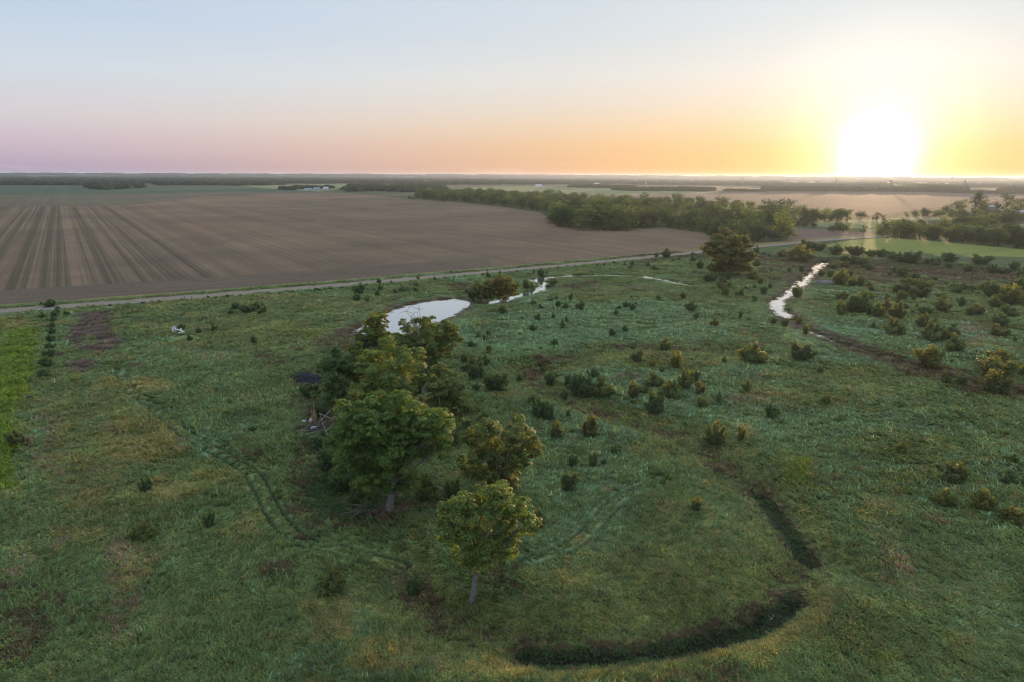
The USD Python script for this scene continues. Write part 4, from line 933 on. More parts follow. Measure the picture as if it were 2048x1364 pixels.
# ------------------------------------------------------------------ woodland trees
stage.CreateClassPrim('/World/tree_kinds')
TREE = []
for var in range(7):
    rng = np.random.default_rng(300 + var)
    P = f'/World/tree_kinds/kind_{var}'
    stage.CreateClassPrim(P)
    nb = rng.integers(7, 11)
    bl = [(0, 0, 0.6, 0.3, 0.3, 0.34), (0, 0, 0.25, 0.34, 0.34, 0.24)]
    for k in range(nb):
        az = 2 * math.pi * k / nb + rng.uniform(-.3, .3)
        rr = rng.uniform(0.16, 0.34)
        s = rng.uniform(0.15, 0.24)
        bl.append((math.cos(az) * rr, math.sin(az) * rr, rng.uniform(0.16, 0.82), s, s, s))
    tone = [(0.062, 0.098, 0.04), (0.075, 0.105, 0.04), (0.10, 0.125, 0.042), (0.055, 0.085, 0.042), (0.085, 0.105, 0.038), (0.07, 0.095, 0.05), (0.12, 0.135, 0.05)][var]
    tone = tuple(np.array(tone) * [0.66, 0.8, 0.85] * (0.62, 0.78, 1.05, 0.5, 0.78, 0.56, 1.1)[var])
    (v, f), t, sn = crown_mesh(bl, 120, 0.034, tone, rng, cluster=0.42, under=0.1, base2=tuple(np.array(tone) * [1.5, 1.3, 1.0]))
    put('crown', (v, f), LEAF, P, False, t, sn)
    parts = [tube(bend(np.array([0, 0, -0.04]), np.array([0, 0, 0.5]), 4, rng, 0.04), 0.03, 0.018, 5)]
    for b in bl[1:]:
        parts.append(tube(bend(np.array([0, 0, 0.3]), np.array(b[:3]), 3, rng, 0.05), 0.013, 0.005, 3))
    v, f = join(parts)
    put('trunk', (v, f), BARK, P, True, np.tile((0.13, 0.11, 0.09), (len(v), 1)))
    TREE.append(P)


def plant(name, p, h, w, label, group, rng, kind=None):
    kind = int(rng.integers(0, len(TREE))) if kind is None else kind
    if label.startswith('tree ') or label.startswith('small tree '):
        label = f"{'tall' if h > 11 else 'low' if h < 8 else 'middling'} {['deep green', 'mid green', 'light green', 'dark green', 'olive', 'dull green', 'yellowish'][kind]} {label}"
    t = thing(name, (p[0], p[1], p[2] if len(p) > 2 else 0.0), rng.uniform(0, 360), (w, w, h), label, 'tree', group)
    t.GetReferences().AddInternalReference(Sdf.Path(TREE[kind]))
    t.SetInstanceable(True)


def scatter(poly, spacing, rng):
    x0, y0, x1, y1 = poly.bounds
    gx, gy = np.meshgrid(np.arange(x0, x1, spacing), np.arange(y0, y1, spacing))
    q = np.column_stack([gx.ravel(), gy.ravel()]) + rng.uniform(-0.45, 0.45, (gx.size, 2)) * spacing
    return q[shapely.contains_xy(poly, q[:, 0], q[:, 1])]


rng = np.random.default_rng(77)
BELTS = [  # label, group, polygon of tree feet, spacing, heights
    ('tree of the dense front grove at the edge of the brown field', 'trees of the front grove', px_poly((1108, 450), (1122, 456), (1160, 460.5), (1230, 462), (1288, 460), (1296, 452), (1280, 440), (1240, 432), (1180, 430), (1120, 434), (1105, 442)), 9.5, (11, 16)),
    ('tree of the woodland strip between front grove and the road', 'trees of the woodland strip', px_poly((1292, 458), (1330, 455), (1400, 464), (1425, 474), (1480, 486), (1520, 487), (1572, 481), (1568, 470), (1540, 458), (1480, 448), (1400, 446), (1380, 441), (1330, 446), (1300, 448)), 10.0, (7, 13)),
    ('tree of the middle woodland behind the front grove', 'trees of the middle woodland', px_poly((1092, 430), (1110, 436), (1180, 431), (1280, 441), (1300, 446), (1330, 440), (1380, 440), (1440, 447), (1540, 457), (1600, 452), (1640, 444), (1590, 432), (1500, 422), (1400, 414), (1290, 408), (1180, 406), (1100, 408)), 14.0, (7, 13)),
    ('tree of the far woodland tongue reaching behind the brown field', 'trees of the far woodland tongue', px_poly((830, 398), (850, 401), (920, 405.5), (1000, 414), (1060, 421), (1100, 424), (1110, 410), (1180, 406), (1100, 399), (1000, 392), (900, 388.5), (850, 389)), 14.0, (9, 13)),
]
extra = []
left = 300
for label, group, poly, sp, hh in BELTS:
    q = scatter(poly, sp, rng)
    if 'middle' in label:
        xx, yy = proj(np.column_stack([q, np.zeros(len(q))]))
        hole = (((xx - 1460) / 60) ** 2 + ((yy - 434) / 6) ** 2 < 1) | (((xx - 1345) / 40) ** 2 + ((yy - 440) / 5) ** 2 < 1) | (((xx - 1130) / 34) ** 2 + ((yy - 420) / 5) ** 2 < 1)
        q = q[~hole]
    q = q[np.argsort(np.hypot(q[:, 0], q[:, 1]))]
    for k, p in enumerate(q):
        h = rng.uniform(*hh) * rng.choice([0.62, 0.85, 1.0, 1.0, 1.12, 1.28])
        w = h * rng.uniform(0.8, 1.15)
        if left > 0 and not ('tongue' in label and k > 70) and not ('middle' in label and k > 90):
            plant('woodland_tree', p, h, w, label, group, rng)
            left -= 1
        else:
            extra.append((p[0], p[1], h, w))
# hedges and tree rows on the right
ROWS = [
    ('tree in the long row behind the hay field', 'trees behind the hay field', px_poly((1757, 473), (1775, 476), (1850, 481), (1950, 489), (2048, 498), (2200, 512), (2200, 494), (2048, 480), (1960, 474), (1850, 467), (1780, 464)), 8.0, (7, 11)),
    ('tree in the second row behind the long row', 'trees of the second row', px_poly((1880, 459), (1950, 462), (1990, 452), (2048, 444), (2150, 436), (2150, 430), (2048, 437), (1960, 447), (1890, 454)), 10.0, (7, 10)),
    ('tree in the low hedge in front of the right farm', 'trees of the farm hedge', px_poly((1823, 433.5), (1900, 436), (1990, 437), (2048, 436), (2150, 437), (2150, 430), (2048, 430), (1960, 431), (1830, 430)), 12.0, (6, 8)),
    ('tree in the row below the wheat field under the sun', 'trees under the sun', px_poly((1612, 447), (1660, 443), (1723, 440), (1723, 436), (1650, 437), (1612, 440)), 11.0, (8, 12)),
    ('small tree in the broken hedge by the bare field', 'small trees of the broken hedge', px_poly((1560, 449), (1600, 455), (1640, 459.5), (1640, 456), (1600, 451), (1560, 445)), 8.0, (5, 7)),
    ('small tree left of the road end below the sun', 'small trees at the road end', px_poly((1655, 462), (1700, 467), (1744, 470.5), (1744, 467), (1700, 463), (1655, 458)), 8.0, (5, 8)),
]
for label, group, poly, sp, hh in ROWS:
    for p in scatter(poly, sp, rng):
        h = rng.uniform(*hh)
        plant('hedge_tree', p, h, h * rng.uniform(0.9, 1.3), label, group, rng)
for k, (x, y, h, w, label) in enumerate([
        (1890, 427, 12, 9, 'leftmost small tree of the right farm, standing apart'), (1912, 424, 13, 15, 'round tree just left of the tall farm trees'), (1925, 423, 14, 14, 'leaning tree beside the tall farm trees'),
        (1950, 424, 24, 15, 'tallest tree of the right farm'), (1960, 424, 21, 16, 'second tall tree of the right farm, right of tallest'), (1970, 425, 15, 16, 'bushy tree left of the farm silo'),
        (1993, 423, 15, 14, 'tree just right of the farm silo'), (2012, 424, 20, 17, 'tall spreading tree right of the farm silo'), (2030, 426, 14, 16, 'tree above the white barn roof'), (2042, 424, 16, 18, 'tree at the right edge above the barn'),
        (1752, 440, 7, 8, 'lone small tree in the open field below the sun'), (1767, 441, 5, 5, 'tiny lone tree right of the lone field tree'), (1812, 434, 5, 6, 'small bush at the left end of farm hedge')]):
    plant('farm_tree', at(x, y), h, w, label, None, rng)
for k, (x, y) in enumerate([(819, 399.5), (826, 399.5)]):
    plant('field_tree', at(x, y), 6, 6, ('left' if k == 0 else 'right') + ' one of two small trees at the woodland tip', None, rng)

# ------------------------------------------------------------------ far woods: masses of crowns too far to count
def far_wood(name, label, spots, seed, kinds=5, per=26):
    rng = np.random.default_rng(seed)
    gi = UsdGeom.PointInstancer.Define(stage, f'/World/{name}')
    tag(gi.GetPrim(), label, 'woods', kind='stuff')
    ps = []
    for k in range(kinds):
        C, N, T = [], [], []
        for c in range(per):
            q = np.array([rng.uniform(-.5, .5), rng.uniform(-.35, .35), 0])
            s = rng.uniform(0.06, 0.12)
            h = rng.uniform(0.5, 1.0)
            d = sphere_dirs(26, rng)
            d[:, 2] = np.abs(d[:, 2]) * 1.0 - 0.25
            C.append(q + np.column_stack([d[:, :2] * s, 0.45 * h + d[:, 2] * 0.55 * h]))
            N.append(d)
            T.append(np.repeat(np.array([(0.06, 0.085, 0.045)]) * math.exp(rng.normal(0, 0.25)), 26, 0))
        C, N, T = np.vstack(C), np.vstack(N), np.vstack(T)
        n = len(C)
        N = N * [1, 1, 0.6]
        N /= np.linalg.norm(N, axis=1, keepdims=True)
        t1 = np.cross(N, [0, 0, 1.0]); t1 /= np.linalg.norm(t1, axis=1, keepdims=True) + 1e-9
        b1 = np.cross(N, t1)
        sx, sz = 0.035, 0.22
        v = np.stack([C - t1 * sx, C + b1 * [sx, sx, sz], C + t1 * sx, C - b1 * [sx, sx, sz]], 1).reshape(-1, 3)
        i0 = np.arange(n)[:, None] * 4
        pth = f'/World/{name}/grove_{k:03d}'
        m = usdkit.mesh(stage, pth, (v, np.vstack([i0 + [0, 1, 2], i0 + [0, 2, 3]])), FARWOOD, False)
        UsdGeom.PrimvarsAPI(m).CreatePrimvar('tint', Sdf.ValueTypeNames.Color3fArray, 'vertex').Set(Vt.Vec3fArray.FromNumpy(np.repeat(T, 4, 0).astype(np.float32)))
        ps.append(Sdf.Path(pth))
    gi.CreatePrototypesRel().SetTargets(ps)
    n = len(spots)
    gi.CreateProtoIndicesAttr(Vt.IntArray.FromNumpy(rng.integers(0, kinds, n).astype(np.int32)))
    gi.CreatePositionsAttr(Vt.Vec3fArray.FromNumpy(spots[:, :3].astype(np.float32)))
    gi.CreateScalesAttr(Vt.Vec3fArray.FromNumpy(np.column_stack([spots[:, 3], spots[:, 3], spots[:, 4]]).astype(np.float32)))
    yw = rng.uniform(0, 6.28, n)
    gi.CreateOrientationsAttr(Vt.QuathArray([Gf.Quath(float(math.cos(a / 2)), 0, 0, float(math.sin(a / 2))) for a in yw]))


def px_scatter(n, x0, x1, ytop, ybot, rng, w=60, h=12, power=1.0):
    """Groves whose feet are spread evenly over a band of the photograph; ytop and ybot are given at the ends of the band."""
    x = rng.uniform(x0, x1, n)
    f = (x - x0) / (x1 - x0)
    y0, y1 = ytop[0] + (ytop[1] - ytop[0]) * f, ybot[0] + (ybot[1] - ybot[0]) * f
    y = y1 + (y0 - y1) * rng.uniform(0, 1, n) ** power
    P = np.array([at(a, b) for a, b in zip(x, y)])
    r = np.hypot(P[:, 0], P[:, 1])
    ok = (P[:, 1] > 0) & (r < 20000)
    return np.column_stack([P, w * rng.uniform(0.7, 1.4, n), h * rng.uniform(0.7, 1.25, n)])[ok]


rng = np.random.default_rng(55)
far_wood('left_distant_woods', 'bluish distant forest along the horizon beyond the left fields', np.vstack([
    px_scatter(700, -250, 560, (353, 354), (370.5, 371), rng, 60, 12), px_scatter(420, 480, 860, (353, 354), (366.5, 368), rng, 60, 12),
    px_scatter(60, 190, 285, (375, 373), (380, 376), rng, 34, 9), px_scatter(120, 700, 880, (374, 374), (383, 384), rng, 40, 11), px_scatter(26, 560, 590, (378, 378), (380, 380), rng, 14, 8), px_scatter(30, 590, 660, (376, 376), (378, 377), rng, 18, 9)]), 11)
far_wood('middle_distant_woods', 'hazy distant woods and tree rows in the middle of the horizon', np.vstack([
    px_scatter(520, 860, 1250, (352, 353), (370, 368), rng, 60, 12), px_scatter(140, 1230, 1420, (378, 380), (381.5, 383), rng, 34, 9), px_scatter(300, 1250, 1560, (354, 356), (369, 373), rng, 60, 11), px_scatter(60, 1150, 1260, (372, 374), (375.5, 376.5), rng, 40, 9), px_scatter(14, 1450, 1530, (382, 383), (383, 384), rng, 16, 7)]), 12)
far_wood('right_distant_woods', 'hazy orange-lit distant woods below the sun at the right', np.vstack([
    px_scatter(420, 1540, 2250, (357, 361), (374, 376), rng, 50, 10, 1.6), px_scatter(160, 1530, 1850, (377, 380), (382, 383.5), rng, 34, 10), px_scatter(90, 1840, 1925, (376, 378), (384, 386), rng, 34, 13), px_scatter(70, 1925, 2060, (384, 385), (387, 388), rng, 26, 7), px_scatter(60, 2008, 2120, (375, 376), (385, 387), rng, 34, 11)]), 13)
hz = []
for k in range(1300):
    a = rng.uniform(-48, 48)
    r = rng.uniform(6000, 11000)
    f = np.interp(r, hr, hp) * np.interp(a, np.degrees(hx), crest)
    hz.append((math.sin(math.radians(a)) * r, math.cos(math.radians(a)) * r, f - 3, 170 * rng.uniform(.6, 1.5), 12 * rng.uniform(.8, 1.3)))
far_wood('horizon_woods', 'faint line of woods closing the whole horizon', np.array(hz), 14)
if extra:
    gi = UsdGeom.PointInstancer.Define(stage, '/World/woodland_rest')
    tag(gi.GetPrim(), 'rest of the woodland trees that merge into one green mass', 'woods', kind='stuff')
    e = np.array(extra)
    ps = []
    for k in range(3):
        src = stage.GetPrimAtPath(f'/World/tree_kinds/kind_{k}/crown')
        m = UsdGeom.Mesh(src)
        dst = UsdGeom.Mesh.Define(stage, f'/World/woodland_rest/tree_{k:03d}')
        dst.CreateNormalsAttr(m.GetNormalsAttr().Get())
        dst.SetNormalsInterpolation('vertex')
        for a_ in ('points', 'faceVertexCounts', 'faceVertexIndices', 'subdivisionScheme'):
            dst.GetPrim().GetAttribute(a_).Set(src.GetAttribute(a_).Get())
        UsdGeom.PrimvarsAPI(dst).CreatePrimvar('tint', Sdf.ValueTypeNames.Color3fArray, 'vertex').Set(src.GetAttribute('primvars:tint').Get())
        UsdShade.MaterialBindingAPI.Apply(dst.GetPrim()).Bind(LEAF)
        ps.append(dst.GetPath())
    gi.CreatePrototypesRel().SetTargets(ps)
    n = len(e)
    gi.CreateProtoIndicesAttr(Vt.IntArray.FromNumpy(rng.integers(0, 3, n).astype(np.int32)))
    gi.CreatePositionsAttr(Vt.Vec3fArray.FromNumpy(np.column_stack([e[:, :2], np.zeros(n)]).astype(np.float32)))
    gi.CreateScalesAttr(Vt.Vec3fArray.FromNumpy(e[:, [3, 3, 2]].astype(np.float32)))

# ------------------------------------------------------------------ dead wood in the grove
WOOD, PALEWOOD, RUST = (0.17, 0.13, 0.11), (0.30, 0.285, 0.26), (0.19, 0.115, 0.06)


def wood(name, parts, tone, parent, jitter=0.2, seed=0):
    v, f = join(parts)
    r = np.random.default_rng(seed)
    return put(name, (v, f), BARK, parent, True, np.tile(tone, (len(v), 1)) * np.exp(r.normal(0, jitter, (len(v), 1))))


rng = np.random.default_rng(21)
base = ground(662, 858)
t = thing('brush_pile', base, label='heap of tangled dead branches and logs left of the grove', cat='brush pile')
P = str(t.GetPath())
for (a, b, r0, r1) in (((668, 845, 0.9), (702, 852, 1.0), .13, .07), ((632, 862, .5), (672, 850, .9), .12, .06), ((604, 866, .25), (622, 856, .5), .09, .06), ((640, 848, .6), (662, 838, 1.5), .12, .05), ((690, 846, .8), (706, 862, .5), .11, .05), ((612, 872, .2), (650, 866, .6), .08, .05), ((650, 868, .3), (700, 842, 1.7), .09, .04), ((676, 838, 1.9), (684, 866, .3), .1, .05), ((640, 842, 1.2), (690, 858, .9), .08, .04), ((655, 872, .2), (640, 846, 1.6), .07, .03), ((700, 838, 1.6), (708, 858, .3), .09, .05)):
    A_, B_ = ground(a[0], a[1], a[2]) - base, ground(b[0], b[1], b[2]) - base
    wood('log', [tube(bend(A_, B_, 5, rng, 0.05), r0, r1, 7)], (0.23, 0.185, 0.15), P, 0.15)
tw = []
for k in range(210):
    c = np.array([rng.normal(0, 2.3), rng.normal(0, 1.3), 0])
    hh = max(0.1, 1.7 * math.exp(-(c[0] / 3) ** 2 - (c[1] / 1.4) ** 2))
    c[2] = rng.uniform(0.05, hh)
    d = sphere_dirs(1, rng)[0] * [1, 1, 0.45] * rng.uniform(0.6, 1.5)
    tw.append(tube(bend(c - d, c + d, 4, rng, 0.1), rng.uniform(0.03, 0.075), 0.015, 4))
wood('twigs', tw, (0.125, 0.088, 0.068), P, 0.45, 3)
base = ground(628, 848)
t = thing('broken_trunk', base, label='splintered orange-brown tree stump standing beside the brush pile', cat='tree stump')
P = str(t.GetPath())
wood('trunk', [tube(bend(np.array([0, 0, -.2]), np.array([0.1, 0.1, 1.5]), 5, rng, .04), .42, .34, 9, .1, rng), tube(bend(np.array([.1, 0, 1.2]), np.array([.0, .2, 3.2]), 5, rng, .05), .24, .03, 6), tube(bend(np.array([-.2, 0, 1.1]), np.array([-.35, .1, 2.9]), 5, rng, .05), .16, .02, 5), tube(bend(np.array([.2, 0, 1.3]), np.array([.45, .0, 2.2]), 4, rng, .05), .2, .1, 6)], RUST, P, 0.25)
for k, (x, y, r, h_) in enumerate(((624, 847, .34, .6), (609, 846, .42, .35), (629, 858, .4, .3))):
    b = ground(x, y)
    rr = np.random.default_rng(60 + k)
    m = trimesh.creation.icosphere(2, 1.0)
    v = m.vertices * (0.75 + 0.5 * meshkit.fbm(m.vertices * 1.7 + k * 7, 3, k)[:, None]) * [r * 1.4, r, h_]
    tag(put('pale_log_end' if k == 0 else 'pale_slab', (v + b + [0, 0, h_ * .5], m.faces), BARK, '/World', True, np.tile(PALEWOOD if k == 0 else (0.40, 0.44, 0.46), (len(v), 1))),
        ['pale sawn stump end at the foot of the broken trunk', 'pale blue-grey slab left of the broken trunk foot', 'pale slab below the stump end at the brush pile'][k], 'wood debris' if k == 0 else 'slab')
base = ground(640, 915)
t = thing('dead_branch', base, label='dead bare branch lying below the brush pile', cat='branch')
wood('branch', [tube(bend(np.array([-.6, -.5, .1]), np.array([.4, .8, 1.4]), 5, rng, .08), .09, .03, 5)] + [tube(bend(np.array([0, 0, .6]), np.array([rng.normal(0, .9), rng.normal(0, .6), rng.uniform(.6, 1.8)]), 4, rng, .1), .05, .015, 4) for _ in range(12)], (0.2, 0.15, 0.13), str(t.GetPath()), .2)
base = ground(742, 1028)
t = thing('brush_pile', base, label='small heap of twigs at the foot of the tallest cottonwood', cat='brush pile')
wood('twigs', [tube(bend(c - d, c + d, 4, rng, .1), .045, .012, 4) for c, d in ((np.array([rng.normal(0, 1.0), rng.normal(0, .5), rng.uniform(.1, .9)]), sphere_dirs(1, rng)[0] * [1, 1, .5]) for _ in range(90))], (0.17, 0.12, 0.105), str(t.GetPath()), .3, 4)
base = ground(620, 760)
t = thing('charred_wood', base, label='charred black branches on the dark ash patch', cat='burnt wood')
wood('branch', [tube(bend(c - d, c + d, 4, rng, .08), .09, .03, 5) for c, d in ((np.array([rng.normal(0, 2.2), rng.normal(0, 1.6), rng.uniform(.05, .3)]), sphere_dirs(1, rng)[0] * [1.2, 1.2, .15]) for _ in range(46))], (0.035, 0.036, 0.045), str(t.GetPath()), .3, 5)
base = ground(1650, 568)
t = thing('brush_pile', base, label='grey heap of dead branches on the creek right bank', cat='brush pile')
wood('twigs', [tube(bend(c - d, c + d, 4, rng, .1), .09, .03, 4) for c, d in ((np.array([rng.normal(0, 1.8), rng.normal(0, 1.2), rng.uniform(.1, 1.1)]), sphere_dirs(1, rng)[0] * [1.4, 1.4, .5]) for _ in range(110))], (0.30, 0.27, 0.27), str(t.GetPath()), .3, 6)
base = ground(1541, 1243)
t = thing('dead_branch', base, label='pale forked dead branch on the ditch bank', cat='branch')
wood('branch', [tube(bend(np.array([-.45, 0, .1]), np.array([.1, 0, .25]), 4, rng, .06), .03, .02, 5), tube(bend(np.array([.1, 0, .2]), np.array([.22, 0, .75]), 4, rng, .06), .035, .015, 5), tube(bend(np.array([.1, 0, .2]), np.array([-.25, .1, .55]), 4, rng, .06), .025, .012, 4)], (0.42, 0.38, 0.34), str(t.GetPath()), .1)

# ------------------------------------------------------------------ white frame, debris and posts
def plain(name, c, rough=0.5, spec=0.4):
    return usdkit.material(stage, f'/World/Looks/{name}', {'g': ('geometry', {}), 'n': ('noise_texture', {'scale': 4.0, 'detail': 3.0}), 'r': ('rgb_ramp', {'ramp': [(0.3, tuple(x * .8 for x in c)), (0.7, c)]}), 'p': ('principled_bsdf', {'roughness': rough, 'specular_ior_level': spec})}, [('g.position', 'n.vector'), ('n.fac', 'r.fac'), ('r.color', 'p.base_color')], surface='p.BSDF')


WHITE, POSTM, ROOFM, WALLM, STEEL = plain('white_metal', (0.72, 0.75, 0.8)), plain('post_wood', (0.12, 0.1, 0.085), .9), plain('grey_roof', (0.30, 0.32, 0.36), .6), plain('pale_wall', (0.55, 0.53, 0.5), .8), plain('galvanised_steel', (0.22, 0.22, 0.23), .6)
base = ground(358, 669)
t = thing('farm_implement', base, 0, (1.15, 1.15, 1.2), 'white tubular farm implement lying in the grass beside a dark bush', 'farm implement')
P = str(t.GetPath())


def bar(a, b, r=0.07):
    return tube(np.array([a, (np.array(a) + np.array(b)) / 2, b], float), r, r, 7)


put('upright_hoop', join([bar((-1.15, 0, 0), (-1.15, 0, 1.25), .14), bar((-1.15, 0, 1.25), (-.95, .1, 1.5), .1), bar((-.95, .1, 1.5), (-.7, .2, 1.5), .1), bar((-.7, .2, 1.5), (-.75, .2, .4), .11), bar((-1.1, 0, .25), (-.75, .2, .3), .14)]), WHITE, P, True)
put('beam', join([bar((-.95, .1, 1.1), (-.2, .1, .95), .1), bar((-.2, .1, .95), (.55, 0, .75), .11), bar((.55, 0, .75), (1.2, -.1, .2), .15)]), WHITE, P, True)
put('lower_bar', join([bar((-.2, -.1, .4), (.9, -.1, .4), .08)]), WHITE, P, True)
put('hitch', join([bar((.75, 0, .8), (1.25, .1, .55), .06), bar((1.2, .0, .2), (1.65, 0, .12), .06)]), WHITE, P, True)
m = trimesh.creation.icosphere(2, 0.2)
put('lamp', (m.vertices * [1, .8, 1] + [.45, .1, 1.05], m.faces), plain('lamp_cream', (0.8, 0.74, 0.6)), P, True)
for (x, y, w, h_, lab, nm, cat) in ((144, 628, .55, .45, 'tiny white bucket in the grass near the road', 'bucket', 'bucket'), (220, 619, 1.6, .25, 'pale board lying flat near the road', 'board', 'board')):
    b = ground(x, y)
    if nm == 'bucket':
        m = trimesh.creation.revolve([[0, 0], [.2, 0], [.27, .45], [.25, .45], [.18, .03], [0, .03]], sections=14)
        tag(put(nm, (m.vertices + b + [0, 0, .15], m.faces), WHITE, '/World'), lab, cat)
    else:
        m = trimesh.creation.box([1.7, .8, .08])
        tag(put(nm, (m.vertices + b + [0, 0, .55], m.faces), plain('board_tan', (.45, .36, .25), .8), '/World'), lab, cat)
b = ground(92, 621)
t = thing('scrap_heap', b, label='grey-white scrap under the bush beside the road', cat='scrap')
for k, (dx, dz, w) in enumerate(((-1.6, .35, 1.2), (.4, .3, 1.6), (1.9, .25, .9))):
    m = trimesh.creation.box([w, .5, .4])
    v = np.array(m.vertices) * (1 + .0 * k)
    v[:, 2] += .12 * np.sin(v[:, 0] * 3 + k)
    put('sheet', (v + [dx, 0, dz], m.faces), plain(f'scrap_grey_{k}', (.42, .45, .48)), str(t.GetPath()))
FP = [(369, 601), (384, 601.5), (533, 592), (596, 587)]
for k, (x, y) in enumerate(FP):
    b = ground(x, y)
    v, f = tube(np.array([[0, 0, -.3], [0.01, 0, .6], [0.02, .01, 1.35]]), .09, .075, 7)
    tag(put('fence_post', (v + b, f), POSTM, '/World', True), f'weathered wooden post beside the gravel road, {ordinal(k + 1)} from the left', 'fence post', 'posts beside the road')

# ------------------------------------------------------------------ power line, water tower, farms
def strut(a, b, r):
    return tube(np.array([a, b], float), r, r, 4)


for k, (x, y, h_) in enumerate(((1484, 372.5, 36), (1574, 374.5, 33), (1671, 377.5, 30), (1780, 381, 30), (1927, 385.5, 30))):
    b = at(x, y)
    t = thing('power_pylon', b, 20.0, None, f'thin steel power pylon on the hazy plain, {ordinal(k + 1)} from the left', 'pylon', 'pylons of the power line')
    P = str(t.GetPath())
    ps = []
    for sx in (-2.2, 2.2):
        for sy in (-.5, .5):
            ps.append(strut((sx + .3 * sx, sy, 0), (sx * .5, sy * .5, h_), .34))
        for q in range(7):
            z0, z1 = h_ * q / 7, h_ * (q + 1) / 7
            ps.append(strut((sx, -.5, z0), (sx * .9, .5, z1), .16))
    ps.append(strut((-2, 0, h_ * .55), (2, 0, h_ * .75), .2)); ps.append(strut((2, 0, h_ * .55), (-2, 0, h_ * .75), .2))
    v, f = join(ps)
    put('mast', (v, f), STEEL, P)
    v, f = join([strut((-8, 0, h_ * .8), (8, 0, h_ * .8), .35), strut((-6, 0, h_ * .95), (6, 0, h_ * .95), .3)])
    put('crossarm', (v, f), STEEL, P)
    for sx in (-7, 0, 7):
        v, f = strut((sx, 0, h_ * .8), (sx, 0, h_ * .72), .22)
        put('insulator', (v, f), STEEL, P)
b = at(1904, 357.5)
b = b * (6500 / np.hypot(b[0], b[1]))
t = thing('water_tower', (b[0], b[1], 0), label='tiny water tower on the skyline right of the sun', cat='water tower')
P = str(t.GetPath())
m = trimesh.creation.icosphere(2, 6.5)
put('tank', (m.vertices * [1, 1, .7] + [0, 0, 37], m.faces), STEEL, P, True)
for k in range(4):
    a = math.pi / 2 * k + .4
    v, f = strut((math.cos(a) * 5, math.sin(a) * 5, 0), (math.cos(a) * 4, math.sin(a) * 4, 35), .9)
    put('leg', (v, f), STEEL, P)


def house(name, label, x, y, w, d, hw, hr, rz, wall=WALLM, roof=ROOFM, cat='house', group=None):
    t = thing(name, at(x, y), rz, None, label, cat, group)
    P = str(t.GetPath())
    m = trimesh.creation.box([w, d, hw]); m.apply_translation([0, 0, hw / 2])
    g = np.array([[-w / 2, -d / 2 + .002, hw], [-w / 2, d / 2 - .002, hw], [-w / 2, 0, hw + hr * .97], [w / 2, -d / 2 + .002, hw], [w / 2, d / 2 - .002, hw], [w / 2, 0, hw + hr * .97]])
    gf = np.array([[0, 2, 1], [3, 4, 5]])
    put('wall', join([(np.array(m.vertices), m.faces), (g, gf)]), wall, P)
    o = .6
    rv = np.array([[-w / 2 - o, -d / 2 - o, hw - .25], [w / 2 + o, -d / 2 - o, hw - .25], [w / 2 + o, 0, hw + hr], [-w / 2 - o, 0, hw + hr], [-w / 2 - o, d / 2 + o, hw - .25], [w / 2 + o, d / 2 + o, hw - .25]])
    lo = rv - [0, 0, .3]
    V = np.vstack([rv, lo])
    F = [[0, 1, 2], [0, 2, 3], [3, 2, 5], [3, 5, 4], [6, 8, 7], [6, 9, 8], [9, 11, 8], [9, 10, 11], [0, 6, 7], [0, 7, 1], [4, 5, 11], [4, 11, 10], [0, 3, 9], [0, 9, 6], [3, 4, 10], [3, 10, 9], [1, 7, 8], [1, 8, 2], [2, 8, 11], [2, 11, 5]]
    put('roof', (V, np.array(F)), roof, P)
    n = max(2, int(w // 6))
    for k in range(n):
        wx = -w / 2 + (k + .5) * w / n
        m = trimesh.creation.box([1.4, .12, 1.5]); m.apply_translation([wx, -d / 2 - .03, hw * .52])
        put('window', m, GLASSD, P)
    m = trimesh.creation.box([1.3, .14, 2.2]); m.apply_translation([w * .12, -d / 2 - .04, 1.1])
    put('door', m, POSTM, P)
    return t


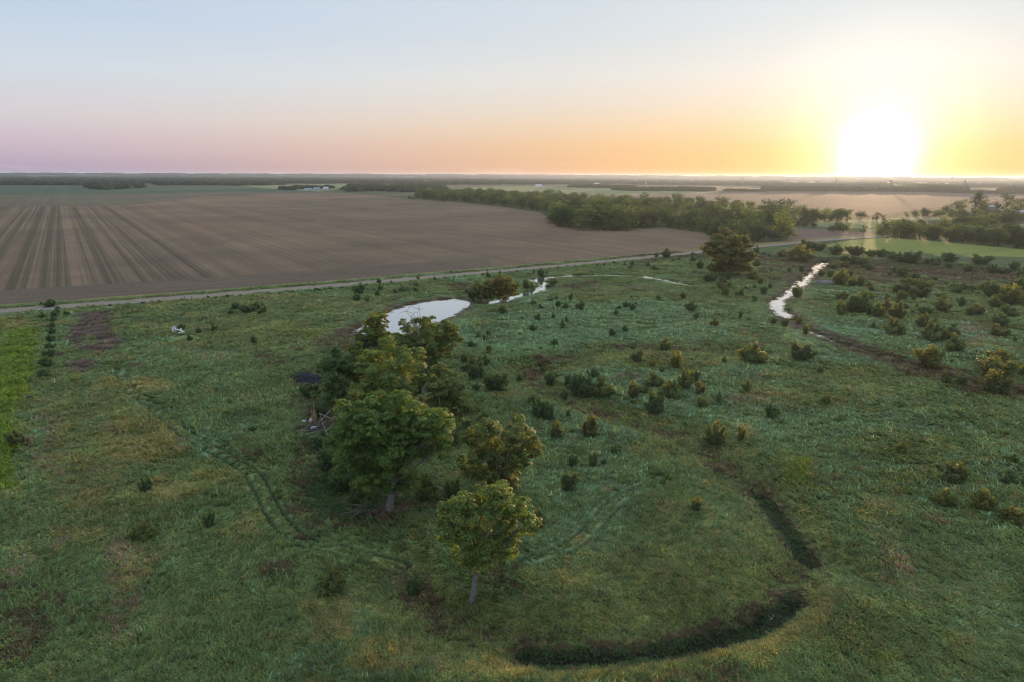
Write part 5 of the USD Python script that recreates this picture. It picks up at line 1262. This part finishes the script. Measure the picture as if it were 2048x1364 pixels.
GLASSD = plain('dark_window', (0.05, 0.06, 0.07), .15, .8)
BLUEROOF, WHITEROOF = plain('blue_grey_roof', (0.22, 0.25, 0.29), .6), plain('white_roof', (0.42, 0.42, 0.43), .5)
house('farm_house', 'leftmost blue-roofed house of the farm beyond the brown field', 617, 382, 15, 9, 3, 3.5, 12, roof=BLUEROOF)
house('farm_house', 'middle house of the farm beyond the brown field', 634, 380.5, 13, 9, 3, 3.5, -8, roof=BLUEROOF)
house('farm_house', 'rightmost house of the farm beyond the brown field', 652, 380, 11, 9, 3.5, 4, 5, roof=WHITEROOF)
for k, (x, y, w, lab) in enumerate(((1077, 373.4, 20, 'long white barn at the edge of the pale green field'), (1193, 369.6, 20, 'small white house among trees left of the distant hamlet'), (1290, 369, 16, 'lone white house in the middle of the distant trees'), (1316, 366.5, 34, 'white farm building right of the lone white house'))):
    house('white_barn', lab, x, y, w, 12, 4.5, 3.5, 10, wall=WHITE, roof=WHITEROOF, cat='barn')
house('white_barn', 'barn with white roof at the right edge of photo', 2037, 432, 22, 11, 3, 2.5, 15, wall=WALLM, roof=WHITEROOF, cat='barn')
b = at(1981, 428)
t = thing('grain_silo', b, label='tall grey grain silo among the right farm trees', cat='silo')
m = trimesh.creation.revolve([[0, 0], [3, 0], [3, 7.5], [0, 7.5]], sections=24)
put('drum', m, plain('silo_grey', (.2, .19, .18), .95, .05), str(t.GetPath()), 40)
m = trimesh.creation.revolve([[3.2, 7.3], [3.2, 7.6], [.4, 9.4], [0, 9.4]], sections=24)
put('roof', m, ROOFM, str(t.GetPath()), 40)
far = at(232, 352.5)
far = far * (11000 / np.hypot(far[0], far[1]))
rng = np.random.default_rng(31)
t = thing('grain_elevator', (far[0], far[1], 0), math.degrees(math.atan2(far[0], far[1])) * -1, None, 'tiny grain elevator silhouette on the far left skyline', 'grain elevator')
for k, (dx, w, h_) in enumerate(((-60, 50, 22), (-20, 30, 42), (12, 26, 34), (50, 60, 26), (100, 40, 18))):
    m = trimesh.creation.box([w, 30, h_]); m.apply_translation([dx, 0, h_ / 2])
    put('block', m, STEEL, str(t.GetPath()))

# ------------------------------------------------------------------ the hazy air
AIR = usdkit.material(stage, '/World/Looks/air', {'v': ('principled_volume', {'color': (0.58, 0.68, 0.86), 'density': 0.000046, 'anisotropy': 0.55})}, [], volume='v.volume')
m = trimesh.creation.box([50000, 50000, 60.0])
m.apply_translation([0, 0, 27.0])
tag(put('haze', m, AIR), 'thin morning haze over the whole plain', 'haze', kind='stuff')
